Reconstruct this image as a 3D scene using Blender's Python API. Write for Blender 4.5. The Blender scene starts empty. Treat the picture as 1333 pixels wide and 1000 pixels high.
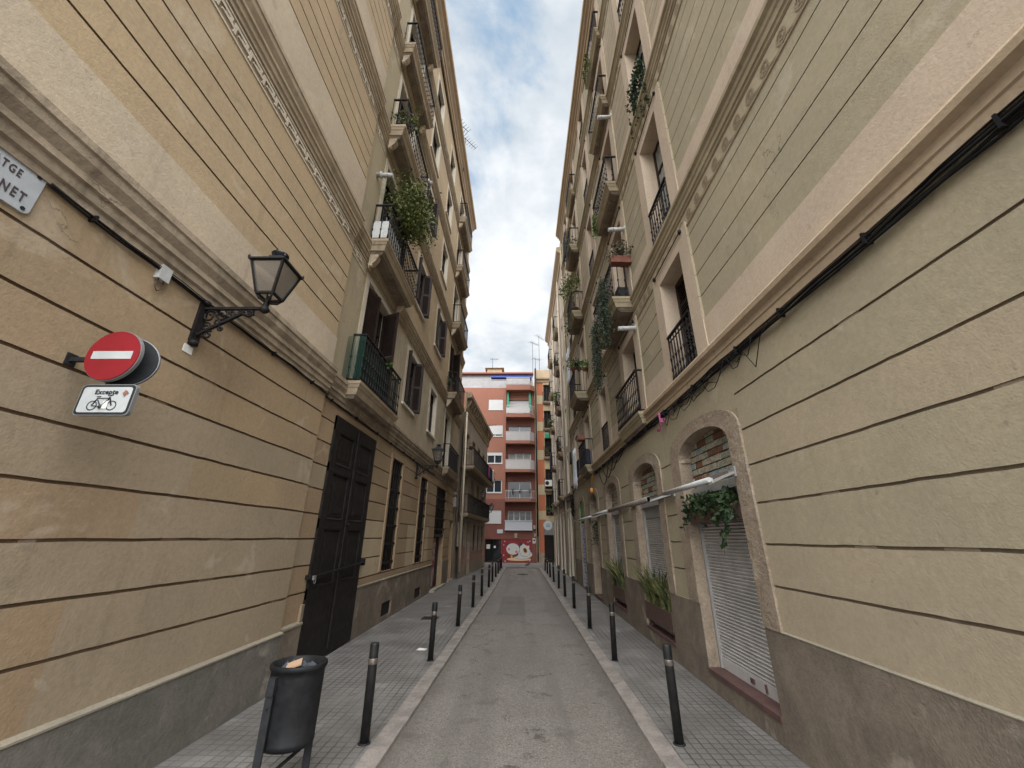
import bpy, math, random
from mathutils import Vector, Matrix, noise as mnoise
S = bpy.context.scene
# ------------------------------------------------------------------ camera
cam_d = bpy.data.cameras.new('camera'); cam = bpy.data.objects.new('camera', cam_d)
S.collection.objects.link(cam); S.camera = cam
cam_d.sensor_width = 36; cam_d.sensor_fit = 'HORIZONTAL'; cam_d.lens = 513.81/1333*36
cam_d.clip_start = .05; cam_d.clip_end = 2000
_pit, _yaw, _rol = 0.370566, -0.021489, 0.007185
_cp, _sp, _cy, _sy = math.cos(_pit), math.sin(_pit), math.cos(_yaw), math.sin(_yaw)
_f = Vector((_sy*_cp, _cy*_cp, _sp)); _r = Vector((_cy, -_sy, 0)); _u = _r.cross(_f)
_r2 = _r*math.cos(_rol)+_u*math.sin(_rol); _u2 = -_r*math.sin(_rol)+_u*math.cos(_rol)
cam.matrix_world = Matrix((( _r2.x,_u2.x,-_f.x,0),(_r2.y,_u2.y,-_f.y,0),(_r2.z,_u2.z,-_f.z,1.9),(0,0,0,1)))
# ------------------------------------------------------------------ world, sun, exposure
SUN_EL, SUN_AZ = math.radians(52), math.radians(180)
W = bpy.data.worlds.new('World'); S.world = W; W.use_nodes = True
nt = W.node_tree; nt.nodes.clear()
def N(tree, t, **kw):
    n = tree.nodes.new(t)
    for k, v in kw.items():
        if k.startswith('i_'): n.inputs[int(k[2:])].default_value = v
        else: setattr(n, k, v)
    return n
def LK(tree, a, b): tree.links.new(a, b)
def mth(tree, op, a, b=None, c=None, clamp=False):
    n = tree.nodes.new('ShaderNodeMath'); n.operation = op; n.use_clamp = clamp
    for i, x in enumerate((a, b, c)):
        if x is None: continue
        if isinstance(x, (int, float)): n.inputs[i].default_value = x
        else: tree.links.new(x, n.inputs[i])
    return n.outputs[0]
def mixc(tree, f, a, b, mode='MIX'):
    n = tree.nodes.new('ShaderNodeMix'); n.data_type = 'RGBA'; n.blend_type = mode
    for i, x in ((0, f), (6, a), (7, b)):
        if isinstance(x, (int, float)): n.inputs[i].default_value = x
        elif isinstance(x, tuple): n.inputs[i].default_value = (*x, 1)
        else: tree.links.new(x, n.inputs[i])
    return n.outputs[2]
def mapr(tree, v, a, b, c=0., d=1., smooth=True):
    n = tree.nodes.new('ShaderNodeMapRange'); n.interpolation_type = 'SMOOTHSTEP' if smooth else 'LINEAR'
    tree.links.new(v, n.inputs[0])
    for i, x in enumerate((a, b, c, d)): n.inputs[i+1].default_value = x
    return n.outputs[0]
sky = N(nt, 'ShaderNodeTexSky', sky_type='NISHITA', sun_disc=False, sun_elevation=SUN_EL, sun_rotation=SUN_AZ, air_density=1.0, dust_density=1.5)
tc = N(nt, 'ShaderNodeTexCoord'); sx = N(nt, 'ShaderNodeSeparateXYZ'); LK(nt, tc.outputs['Generated'], sx.inputs[0])
zz = mth(nt, 'ADD', mth(nt, 'MAXIMUM', sx.outputs[2], 0.02), .22)
cv = N(nt, 'ShaderNodeCombineXYZ'); LK(nt, mth(nt, 'DIVIDE', sx.outputs[0], zz), cv.inputs[0]); LK(nt, mth(nt, 'DIVIDE', sx.outputs[1], zz), cv.inputs[1])
def nz(scale, det, off, dist=0.):
    mp = N(nt, 'ShaderNodeMapping'); mp.inputs['Location'].default_value = off; LK(nt, cv.outputs[0], mp.inputs[0])
    n = N(nt, 'ShaderNodeTexNoise'); n.inputs['Scale'].default_value = scale; n.inputs['Detail'].default_value = det
    n.inputs['Roughness'].default_value = .55; n.inputs['Distortion'].default_value = dist
    LK(nt, mp.outputs[0], n.inputs[0]); return n.outputs[0]
n1 = nz(2.4, 8, (3.1, 1.7, 0), .3); n2 = nz(5.5, 8, (7.3, 2.2, 1), .2)
cover = mapr(nt, n1, .30, .45)                                    # where there is cloud
body = mapr(nt, mth(nt, 'ADD', mth(nt, 'MULTIPLY', n2, .55), mth(nt, 'MULTIPLY', n1, .6)), .42, .74)
cloud = mixc(nt, body, (6.6, 7.3, 8.0), (10.6, 10.9, 11.2))        # grey-blue bellies, white tops (x 0.1)
blue = mixc(nt, .55, sky.outputs[0], (4.6, 7.4, 10.6))
skyc = mixc(nt, cover, blue, cloud)
# added brightness in the unseen sky high behind the camera, to light the walls
dotn = N(nt, 'ShaderNodeVectorMath', operation='DOT_PRODUCT'); LK(nt, tc.outputs['Generated'], dotn.inputs[0])
dotn.inputs[1].default_value = (0.0, -math.cos(SUN_EL), math.sin(SUN_EL))
boost = mapr(nt, dotn.outputs['Value'], .50, .96, 1.0, 6.2)
bg = N(nt, 'ShaderNodeBackground'); LK(nt, mth(nt, 'MULTIPLY', boost, .05), bg.inputs[1]); LK(nt, skyc, bg.inputs[0])
LK(nt, bg.outputs[0], N(nt, 'ShaderNodeOutputWorld').inputs[0])
sun_d = bpy.data.lights.new('sun', 'SUN'); sun_d.energy = 1.5; sun_d.angle = math.radians(80); sun_d.color = (1, .92, .81)
sun = bpy.data.objects.new('sun', sun_d); S.collection.objects.link(sun)
sun.rotation_euler = (math.radians(90)-SUN_EL, 0, 0)
sun.location = (0, -10, 40)
S.view_settings.view_transform = 'Standard'; S.view_settings.look = 'None'; S.view_settings.gamma = 1
S.view_settings.exposure = 1.0
S.cycles.use_denoising = True
S.cycles.max_bounces = 8; S.cycles.diffuse_bounces = 5
# ------------------------------------------------------------------ materials
def rgb(c): return (*c, 1)
M = {}
def mat(name, base, rough=.6, metal=0., col2=None, scale=6., lo=.35, hi=.65, fine=.0, fscale=60., streak=None, streak_lo=.55, bump=0., bscale=60., bump2=0., b2scale=3., spec=.5, emit=None, alpha=None, det=5, crack=0):
    m = bpy.data.materials.new(name); m.use_nodes = True; t = m.node_tree; b = t.nodes['Principled BSDF']
    b.inputs['Roughness'].default_value = rough; b.inputs['Metallic'].default_value = metal; b.inputs['Specular IOR Level'].default_value = spec
    M[name] = m
    geo = N(t, 'ShaderNodeNewGeometry'); P = geo.outputs['Position']
    def noise(sc, d=5, vec=None, dist=0):
        n = N(t, 'ShaderNodeTexNoise'); n.inputs['Scale'].default_value = sc; n.inputs['Detail'].default_value = d; n.inputs['Roughness'].default_value = .6
        n.inputs['Distortion'].default_value = dist
        LK(t, vec or P, n.inputs[0]); return n.outputs[0]
    c = tuple(base)
    if col2: c = mixc(t, mapr(t, noise(scale, det, dist=.6), lo, hi), tuple(base), tuple(col2))
    if streak:
        mp = N(t, 'ShaderNodeMapping'); mp.inputs['Scale'].default_value = (9, 9, .3); LK(t, P, mp.inputs[0])
        s = mapr(t, noise(1.0, 8, mp.outputs[0]), streak_lo, streak_lo+.30)
        s = mth(t, 'MULTIPLY', s, mapr(t, noise(.7, 3), .42, .66))
        c = mixc(t, mth(t, 'MULTIPLY', s, streak[3]*.8), c, tuple(streak[:3]))
    if crack:
        vo = N(t, 'ShaderNodeTexVoronoi', feature='DISTANCE_TO_EDGE'); vo.inputs['Scale'].default_value = .42
        wv = N(t, 'ShaderNodeVectorMath', operation='SCALE'); nn = N(t, 'ShaderNodeTexNoise'); nn.inputs['Scale'].default_value = 2.5; nn.inputs['Detail'].default_value = 6; LK(t, P, nn.inputs[0]); LK(t, nn.outputs['Color'], wv.inputs[0]); wv.inputs['Scale'].default_value = .9
        av = N(t, 'ShaderNodeVectorMath', operation='ADD'); LK(t, P, av.inputs[0]); LK(t, wv.outputs[0], av.inputs[1]); LK(t, av.outputs[0], vo.inputs[0])
        ck = mth(t, 'MULTIPLY', mapr(t, vo.outputs[0], .0035, .0005), mapr(t, noise(.8, 2), .62, .70))
        c = mixc(t, mth(t, 'MULTIPLY', ck, crack), c, (.09,.065,.045))
        # grimy smudges and rubbed, paler repairs of every size
        c = mixc(t, mth(t, 'MULTIPLY', mapr(t, noise(2.1, 8, dist=1.2), .60, .74), .30), c, (.16,.13,.10))
        c = mixc(t, mth(t, 'MULTIPLY', mapr(t, noise(1.4, 9, dist=.8), .58, .66), .22), c, (.56,.49,.39))
        c = mixc(t, mth(t, 'MULTIPLY', mapr(t, noise(11, 4), .66, .74), .35), c, (.15,.12,.09))
    if fine:
        v = mapr(t, noise(fscale, 3), .25, .75, 1-fine, 1+fine, False)
        n = N(t, 'ShaderNodeVectorMath', operation='SCALE')
        if isinstance(c, tuple): n.inputs[0].default_value = c
        else: LK(t, c, n.inputs[0])
        LK(t, v, n.inputs['Scale']); c = n.outputs[0]
    if isinstance(c, tuple): b.inputs['Base Color'].default_value = rgb(c)
    else: LK(t, c, b.inputs['Base Color'])
    if bump or bump2:
        h = None
        if bump: h = mth(t, 'MULTIPLY', noise(bscale, 4), bump)
        if bump2:
            h2 = mth(t, 'MULTIPLY', noise(b2scale, 4), bump2); h = mth(t, 'ADD', h, h2) if h else h2
        bp = N(t, 'ShaderNodeBump'); bp.inputs['Distance'].default_value = 1.0; bp.inputs['Strength'].default_value = 1.0
        LK(t, h, bp.inputs['Height']); LK(t, bp.outputs[0], b.inputs['Normal'])
    if emit: b.inputs['Emission Color'].default_value = rgb(emit[:3]); b.inputs['Emission Strength'].default_value = emit[3]
    return m
def stucco(name, base, col2, dirt=(.16, .12, .08, .5), **k):
    kw = dict(rough=.9, spec=.2, scale=.9, lo=.3, hi=.7, fine=.10, fscale=25, streak=dirt, streak_lo=.50, crack=.6, bump=.003, bscale=55, bump2=.005, b2scale=4)
    kw.update(k); return mat(name, base, col2=col2, **kw)
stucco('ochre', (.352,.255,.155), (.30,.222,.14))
stucco('ochre_up_lit', (.445,.332,.205), (.385,.292,.186), lo=.25)  # copy of ochre for the upper wall, its brighter light put into the colour
stucco('frieze_back', (.27,.20,.13), (.21,.16,.105))
stucco('ochre_light', (.46,.36,.24), (.41,.325,.215))
stucco('ochre_tan', (.29,.205,.127), (.32,.23,.145))
stucco('ochre_grey', (.285,.224,.153), (.315,.248,.168))
stucco('ochre_groove', (.19,.125,.078), (.15,.098,.06), rough=.95)
stucco('ochre_worn', (.45,.37,.25), (.36,.30,.22), dirt=(.62,.58,.50,.7), scale=1.6, streak_lo=.46)
stucco('olive_plain', (.375,.308,.202), (.335,.28,.188))
stucco('band_cream', (.50,.41,.30), (.44,.36,.27), dirt=(.22,.17,.12,.55))
stucco('moulding_cream', (.42,.335,.235), (.33,.262,.18), dirt=(.10,.075,.05,.75), scale=2.2, streak_lo=.45)
stucco('moulding_dirty', (.38,.305,.22), (.22,.175,.125), dirt=(.07,.055,.04,.85), scale=3.0, streak_lo=.44, bump2=.012, b2scale=9)
stucco('frieze_pale', (.56,.49,.39), (.46,.39,.30))
stucco('reveal_white', (.62,.56,.46), (.54,.48,.385))
stucco('plinth_grey', (.165,.15,.127), (.12,.111,.096), dirt=(.22,.205,.175,.4), scale=3, bump=.006, bscale=60, bump2=.006, b2scale=8, fine=.16)
stucco('ledge_pale', (.285,.25,.19), (.23,.20,.155))
stucco('plinth_brown', (.205,.165,.125), (.14,.114,.09), dirt=(.30,.25,.19,.5), scale=2.5, bump=.007, bscale=60, bump2=.006, b2scale=8, fine=.18)
stucco('sage', (.355,.299,.203), (.315,.272,.187), dirt=(.20,.175,.12,.55))
stucco('sage_warm', (.375,.305,.21), (.335,.28,.197), dirt=(.22,.18,.12,.4))
stucco('sage_groove', (.235,.183,.128), (.19,.146,.103), rough=.95)
stucco('trim_pink', (.50,.40,.30), (.44,.35,.265), dirt=(.24,.18,.13,.5))
stucco('trim_sage', (.40,.34,.23), (.30,.245,.165), dirt=(.12,.09,.06,.6))
stucco('frieze_line', (.30,.235,.15), (.26,.20,.13))
stucco('frieze_soft', (.41,.345,.24), (.37,.31,.215))
stucco('arch_stone', (.325,.258,.19), (.235,.185,.138), dirt=(.09,.07,.05,.65), scale=3, bump=.010, bscale=50, bump2=.02, b2scale=14, fine=.2)
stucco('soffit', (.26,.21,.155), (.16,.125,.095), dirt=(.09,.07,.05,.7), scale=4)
stucco('pale_stucco', (.52,.44,.33), (.46,.39,.29), dirt=(.25,.20,.14,.5))
stucco('grey_stucco', (.36,.305,.245), (.30,.255,.205), dirt=(.16,.13,.10,.5))
stucco('pink_stucco', (.41,.325,.262), (.355,.29,.23), dirt=(.22,.17,.13,.5))
stucco('pink_base', (.34,.20,.165), (.29,.19,.15), dirt=(.2,.15,.12,.5))
stucco('cornice_tan', (.44,.335,.225), (.37,.28,.19))
stucco('brick_red', (.255,.113,.078), (.232,.103,.071), dirt=(.2,.08,.05,.3), crack=0, bump=.003)
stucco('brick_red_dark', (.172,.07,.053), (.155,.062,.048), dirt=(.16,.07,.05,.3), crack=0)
stucco('orange_paint', (.40,.135,.07), (.36,.125,.068), dirt=(.3,.14,.08,.3), crack=0)
stucco('cream_paint', (.43,.345,.215), (.40,.32,.205))
mat('step_red', (.105,.05,.042), .8, col2=(.075,.04,.035), scale=5, fine=.12, bump=.004)
mat('iron', (.008,.0075,.008), .6, .0, col2=(.016,.012,.011), scale=20, fine=.1, spec=.22)
mat('iron_grey', (.022,.0225,.024), .6, spec=.25, col2=(.015,.0155,.017), scale=12)
mat('bollard_paint', (.009,.009,.0095), .5, spec=.28, col2=(.017,.016,.015), scale=14, bump=.0015, bscale=120)
mat('steel_band', (.22,.19,.16), .4, .6, col2=(.12,.10,.085), scale=30)
mat('bin_plastic', (.007,.0073,.008), .55, spec=.2, col2=(.013,.0133,.014), scale=9, bump=.001, bscale=90)
mat('dark_wood', (.010,.0085,.008), .65, spec=.22, col2=(.019,.0155,.014), scale=7, fine=.18, fscale=80, streak=(.035,.03,.026,.4), bump=.003, bscale=60)
mat('shutter_brown', (.034,.021,.017), .65, spec=.25, col2=(.022,.0145,.012), scale=5, fine=.12)
mat('dark_glass', (.012,.014,.016), .06, spec=.6)
mat('pane_glass', (.02,.024,.026), .06, spec=.5)
mat('curtain', (.30,.30,.28), .85, col2=(.20,.21,.20), scale=12)
mat('curtain_teal', (.12,.26,.25), .85)
mat('interior_dark', (.012,.011,.010), .9)
mat('white_paint', (.40,.40,.39), .5, col2=(.38,.38,.37), scale=4)
mat('white_plastic', (.48,.485,.475), .45, col2=(.40,.40,.385), scale=10)
mat('white_frame', (.46,.46,.45), .45)
mat('blind_white', (.44,.43,.42), .5, col2=(.42,.41,.40), scale=3)
mat('rail_grey', (.33,.31,.305), .6, col2=(.28,.265,.265), scale=3)
mat('rail_white', (.38,.355,.34), .6, col2=(.40,.37,.36), scale=3)
mat('balcony_blue', (.38,.40,.46), .6)
mat('shutter_metal', (.50,.475,.455), .5, .1, col2=(.40,.38,.36), scale=3, streak=(.20,.17,.14,.6), fine=.06)
mat('box_grey', (.30,.29,.275), .55, .1, col2=(.24,.23,.22), scale=4)
mat('rail_brown', (.20,.17,.145), .6, col2=(.15,.125,.105), scale=6)
mat('sign_red', (.245,.009,.016), .45, col2=(.215,.009,.014), scale=6)
mat('sign_white', (.46,.48,.48), .4, col2=(.41,.43,.43), scale=6)
mat('sign_black', (.015,.015,.018), .5)
mat('sign_back', (.012,.013,.015), .6, 0, spec=.2, col2=(.018,.019,.021), scale=8)
mat('sign_edge', (.22,.225,.23), .45, .3)
mat('plaque_white', (.43,.45,.47), .4, col2=(.37,.39,.41), scale=8)
mat('plaque_ink', (.06,.045,.05), .5)
mat('lamp_glass', (.40,.36,.31), .12, spec=.5)
M['lamp_glass'].node_tree.nodes['Principled BSDF'].inputs['Transmission Weight'].default_value = .8
M['lamp_glass'].node_tree.nodes['Principled BSDF'].inputs['Roughness'].default_value = .2
mat('lamp_roof', (.016,.018,.022), .4, .2)
mat('cable', (.008,.0075,.0075), .7, spec=.2)
mat('cable_brown', (.05,.038,.03), .7)
mat('terracotta', (.19,.065,.04), .8, col2=(.15,.055,.036), scale=10)
mat('planter_rust', (.105,.055,.042), .75, col2=(.075,.045,.036), scale=7, fine=.12)
mat('soil', (.03,.022,.017), .95)
gm = mat('green_mesh', (.018,.05,.04), .9, spec=.1)
gm.node_tree.nodes['Principled BSDF'].inputs['Alpha'].default_value = .42
mat('green_awning', (.02,.20,.12), .7)
mat('blue_awning', (.03,.07,.32), .7)
mat('red_panel', (.20,.009,.014), .6, col2=(.17,.009,.013), scale=2)
mat('cat_white', (.46,.45,.42), .6)
mat('cat_tan', (.55,.38,.20), .6)
mat('cat_orange', (.55,.25,.04), .6)
mat('cat_pink', (.50,.10,.10), .6)
mat('blue_ink', (.05,.08,.30), .6)
mat('green_board', (.06,.22,.05), .6)
mat('pink_cloth', (.30,.06,.15), .8)
mat('orange_cloth', (.60,.22,.03), .7)
mat('white_cloth', (.66,.70,.76), .85, col2=(.56,.60,.66), scale=5)
mat('black_cloth', (.012,.012,.014), .9)
mat('navy_cloth', (.015,.018,.04), .9)
mat('paper', (.62,.60,.56), .8)
mat('cardboard', (.36,.23,.14), .85)
mat('rubbish_bag', (.05,.055,.065), .4)
mat('red_white_art', (.22,.02,.02), .6, col2=(.30,.28,.24), scale=4, lo=.48, hi=.52)
mat('ac_white', (.55,.55,.52), .5)
mat('bird', (.05,.05,.055), .7)
mat('bark', (.12,.085,.06), .9)
def leaf(name, a, b):
    m = mat(name, a, .55, col2=b, scale=4.5, lo=.35, hi=.65, fine=.2, fscale=9, spec=.3); return m
leaf('leaf_olive', (.13,.15,.035), (.065,.085,.02)); leaf('leaf_dark', (.012,.028,.011), (.028,.052,.016))
leaf('leaf_bright', (.085,.17,.025), (.05,.11,.02)); leaf('leaf_ivy', (.035,.055,.035), (.06,.075,.045))
leaf('leaf_snake', (.025,.04,.016), (.15,.145,.05)); leaf('leaf_dry', (.15,.12,.08), (.09,.085,.045))
for nm_, c1_, c2_ in (('brick_clay',(.25,.12,.075),(.36,.27,.19)),('brick_green',(.23,.27,.20),(.37,.33,.25)),('brick_blue',(.20,.26,.28),(.36,.33,.27)),('brick_bare',(.20,.10,.065),(.15,.085,.06)),('brick_cream',(.38,.33,.25),(.26,.24,.18))):
    mat(nm_, c1_, .9, col2=c2_, scale=13, lo=.48, hi=.56, fine=.15, fscale=50, spec=.2, bump=.02, bscale=40)
# paving: small square setts in the panot pattern, worn and patchy
def paving():
    m = bpy.data.materials.new('paving_tiles'); m.use_nodes = True; t = m.node_tree; b = t.nodes['Principled BSDF']; M['paving_tiles'] = m
    geo = N(t, 'ShaderNodeNewGeometry'); P = geo.outputs['Position']
    def noise(sc, d=5):
        n = N(t, 'ShaderNodeTexNoise'); n.inputs['Scale'].default_value = sc; n.inputs['Detail'].default_value = d; LK(t, P, n.inputs[0]); return n.outputs[0]
    wob = N(t, 'ShaderNodeVectorMath', operation='SCALE'); nn = N(t, 'ShaderNodeTexNoise'); nn.inputs['Scale'].default_value = 3; LK(t, P, nn.inputs[0]); LK(t, nn.outputs['Color'], wob.inputs[0]); wob.inputs['Scale'].default_value = .012
    ad = N(t, 'ShaderNodeVectorMath', operation='ADD'); LK(t, P, ad.inputs[0]); LK(t, wob.outputs[0], ad.inputs[1])
    sp = N(t, 'ShaderNodeSeparateXYZ'); LK(t, ad.outputs[0], sp.inputs[0])
    def line(v, per, w):
        f = mth(t, 'ABSOLUTE', mth(t, 'SUBTRACT', mth(t, 'FRACT', mth(t, 'DIVIDE', v, per)), .5))
        return mapr(t, f, .5-w/per, .5-w*.35/per)
    sm = mth(t, 'MAXIMUM', line(sp.outputs[0], .10, .008), line(sp.outputs[1], .10, .008))
    bg_ = mth(t, 'MAXIMUM', line(sp.outputs[0], .20, .007), line(sp.outputs[1], .20, .007))
    g = mth(t, 'MAXIMUM', mth(t, 'MULTIPLY', sm, .75), bg_)
    # worn smooth in places
    wear = mapr(t, noise(.9), .36, .62, .3, 1.0)
    g = mth(t, 'MULTIPLY', g, wear)
    fl = N(t, 'ShaderNodeVectorMath', operation='FLOOR'); sc_ = N(t, 'ShaderNodeVectorMath', operation='SCALE'); LK(t, ad.outputs[0], sc_.inputs[0]); sc_.inputs['Scale'].default_value = 5; LK(t, sc_.outputs[0], fl.inputs[0])
    wn = N(t, 'ShaderNodeTexWhiteNoise', noise_dimensions='2D'); LK(t, fl.outputs[0], wn.inputs[0])
    c = mixc(t, wn.outputs['Value'], (.158,.148,.137), (.196,.184,.171))
    c = mixc(t, mapr(t, wn.outputs['Value'], .93, .95), c, (.225,.213,.195))
    fl2 = N(t, 'ShaderNodeVectorMath', operation='FLOOR'); sc2 = N(t, 'ShaderNodeVectorMath', operation='MULTIPLY'); LK(t, ad.outputs[0], sc2.inputs[0]); sc2.inputs[1].default_value = (1.25, .7, 0); LK(t, sc2.outputs[0], fl2.inputs[0])
    wn2 = N(t, 'ShaderNodeTexWhiteNoise', noise_dimensions='2D'); LK(t, fl2.outputs[0], wn2.inputs[0])
    c = mixc(t, mth(t, 'MULTIPLY', mapr(t, wn2.outputs['Value'], .72, .74), .5), c, (.115,.106,.096))
    c = mixc(t, mapr(t, noise(1.3, 7), .38, .68), c, (.118,.108,.098))
    c = mixc(t, mth(t, 'MULTIPLY', mapr(t, noise(5, 6), .60, .72), .55), c, (.06,.055,.05))
    c = mixc(t, mth(t, 'MULTIPLY', mapr(t, noise(60, 3), .3, .7), .25), c, (.085,.08,.075))
    gm_ = N(t, 'ShaderNodeTexVoronoi'); gm_.inputs['Scale'].default_value = 3.2; LK(t, P, gm_.inputs[0])
    c = mixc(t, mth(t, 'MULTIPLY', mapr(t, gm_.outputs['Distance'], .07, .05), .6), c, (.055,.05,.046))
    c = mixc(t, mth(t, 'MULTIPLY', g, .8), c, (.035,.032,.03))
    LK(t, c, b.inputs['Base Color']); b.inputs['Roughness'].default_value = .7
    bp = N(t, 'ShaderNodeBump'); bp.inputs['Distance'].default_value = .012; LK(t, mth(t, 'SUBTRACT', mth(t, 'MULTIPLY', noise(30), .3), g), bp.inputs['Height']); LK(t, bp.outputs[0], b.inputs['Normal'])
paving()
def asphalt():
    m = mat('asphalt', (.155,.135,.115), .85, col2=(.185,.165,.145), scale=.7, fine=.0, bump=.012, bscale=90)
    t = m.node_tree; b = t.nodes['Principled BSDF']; c = b.inputs['Base Color'].links[0].from_socket
    geo = N(t, 'ShaderNodeNewGeometry')
    vo = N(t, 'ShaderNodeTexVoronoi'); vo.inputs['Scale'].default_value = 85; LK(t, geo.outputs['Position'], vo.inputs[0])
    v = N(t, 'ShaderNodeSeparateColor'); LK(t, vo.outputs['Color'], v.inputs[0])
    c = mixc(t, mth(t, 'MULTIPLY', mapr(t, v.outputs[0], .6, .95), .7), c, (.27,.24,.21)); c = mixc(t, mth(t, 'MULTIPLY', mapr(t, v.outputs[1], .65, .95), .75), c, (.075,.065,.058))
    n = N(t, 'ShaderNodeTexNoise'); n.inputs['Scale'].default_value = 2.2; n.inputs['Detail'].default_value = 6; LK(t, geo.outputs['Position'], n.inputs[0])
    c = mixc(t, mth(t, 'MULTIPLY', mapr(t, n.outputs[0], .58, .70), .5), c, (.07,.06,.055))
    # old spill stains in the middle of the lane
    sp = N(t, 'ShaderNodeSeparateXYZ'); LK(t, geo.outputs['Position'], sp.inputs[0])
    def blob(x, y, r):
        dx = mth(t, 'SUBTRACT', sp.outputs[0], x); dy = mth(t, 'MULTIPLY', mth(t, 'SUBTRACT', sp.outputs[1], y), .8)
        d = mth(t, 'SQRT', mth(t, 'ADD', mth(t, 'MULTIPLY', dx, dx), mth(t, 'MULTIPLY', dy, dy)))
        d = mth(t, 'ADD', d, mth(t, 'MULTIPLY', mth(t, 'SUBTRACT', n.outputs[0], .5), 1.1))
        return mapr(t, d, r, r*.35)
    bl = mth(t, 'MAXIMUM', mth(t, 'MAXIMUM', blob(.06, 4.85, .10), blob(.22, 5.25, .09)), blob(-.05, 4.5, .06))
    n3 = N(t, 'ShaderNodeTexNoise'); n3.inputs['Scale'].default_value = 16; n3.inputs['Detail'].default_value = 6; LK(t, geo.outputs['Position'], n3.inputs[0])
    c = mixc(t, mth(t, 'MULTIPLY', mth(t, 'MULTIPLY', bl, mapr(t, n3.outputs[0], .40, .62)), .75), c, (.05,.04,.034))
    # tyre-polished bands, dirt lying in the gutters, an old trench patch and hairline cracks
    mp = N(t, 'ShaderNodeMapping'); mp.inputs['Scale'].default_value = (2.2, .12, 1); LK(t, geo.outputs['Position'], mp.inputs[0])
    n4 = N(t, 'ShaderNodeTexNoise'); n4.inputs['Scale'].default_value = 1; n4.inputs['Detail'].default_value = 5; LK(t, mp.outputs[0], n4.inputs[0])
    c = mixc(t, mth(t, 'MULTIPLY', mapr(t, n4.outputs[0], .46, .66), .45), c, (.105,.092,.082))
    ax = mth(t, 'ABSOLUTE', mth(t, 'ADD', sp.outputs[0], .0)); ed = mapr(t, mth(t, 'ADD', ax, mth(t, 'MULTIPLY', mth(t, 'SUBTRACT', n3.outputs[0], .5), .35)), .98, 1.26)
    c = mixc(t, mth(t, 'MULTIPLY', ed, .55), c, (.075,.062,.05))
    pa = mth(t, 'MULTIPLY', mth(t, 'MULTIPLY', mapr(t, sp.outputs[1], 12.0, 12.02), mapr(t, sp.outputs[1], 15.6, 15.58)), mth(t, 'MULTIPLY', mapr(t, sp.outputs[0], -.62, -.60), mapr(t, sp.outputs[0], .16, .14)))
    c = mixc(t, mth(t, 'MULTIPLY', pa, .5), c, (.09,.082,.076))
    vc = N(t, 'ShaderNodeTexVoronoi', feature='DISTANCE_TO_EDGE'); vc.inputs['Scale'].default_value = .45
    ac = N(t, 'ShaderNodeVectorMath', operation='ADD'); wc = N(t, 'ShaderNodeVectorMath', operation='SCALE'); LK(t, n3.outputs['Color'], wc.inputs[0]); wc.inputs['Scale'].default_value = .25; LK(t, geo.outputs['Position'], ac.inputs[0]); LK(t, wc.outputs[0], ac.inputs[1]); LK(t, ac.outputs[0], vc.inputs[0])
    c = mixc(t, mth(t, 'MULTIPLY', mapr(t, vc.outputs[0], .006, .001), mapr(t, n.outputs[0], .48, .56)), c, (.04,.035,.03))
    LK(t, c, b.inputs['Base Color'])
asphalt()
mat('kerb_stone', (.245,.213,.188), .8, col2=(.165,.145,.128), scale=4, fine=.18, fscale=40, bump=.01, bscale=30, streak=(.16,.14,.12,.4))
mat('joint_dark', (.05,.045,.04), .95)
mat('ground_grey', (.2,.19,.18), .9)
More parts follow.
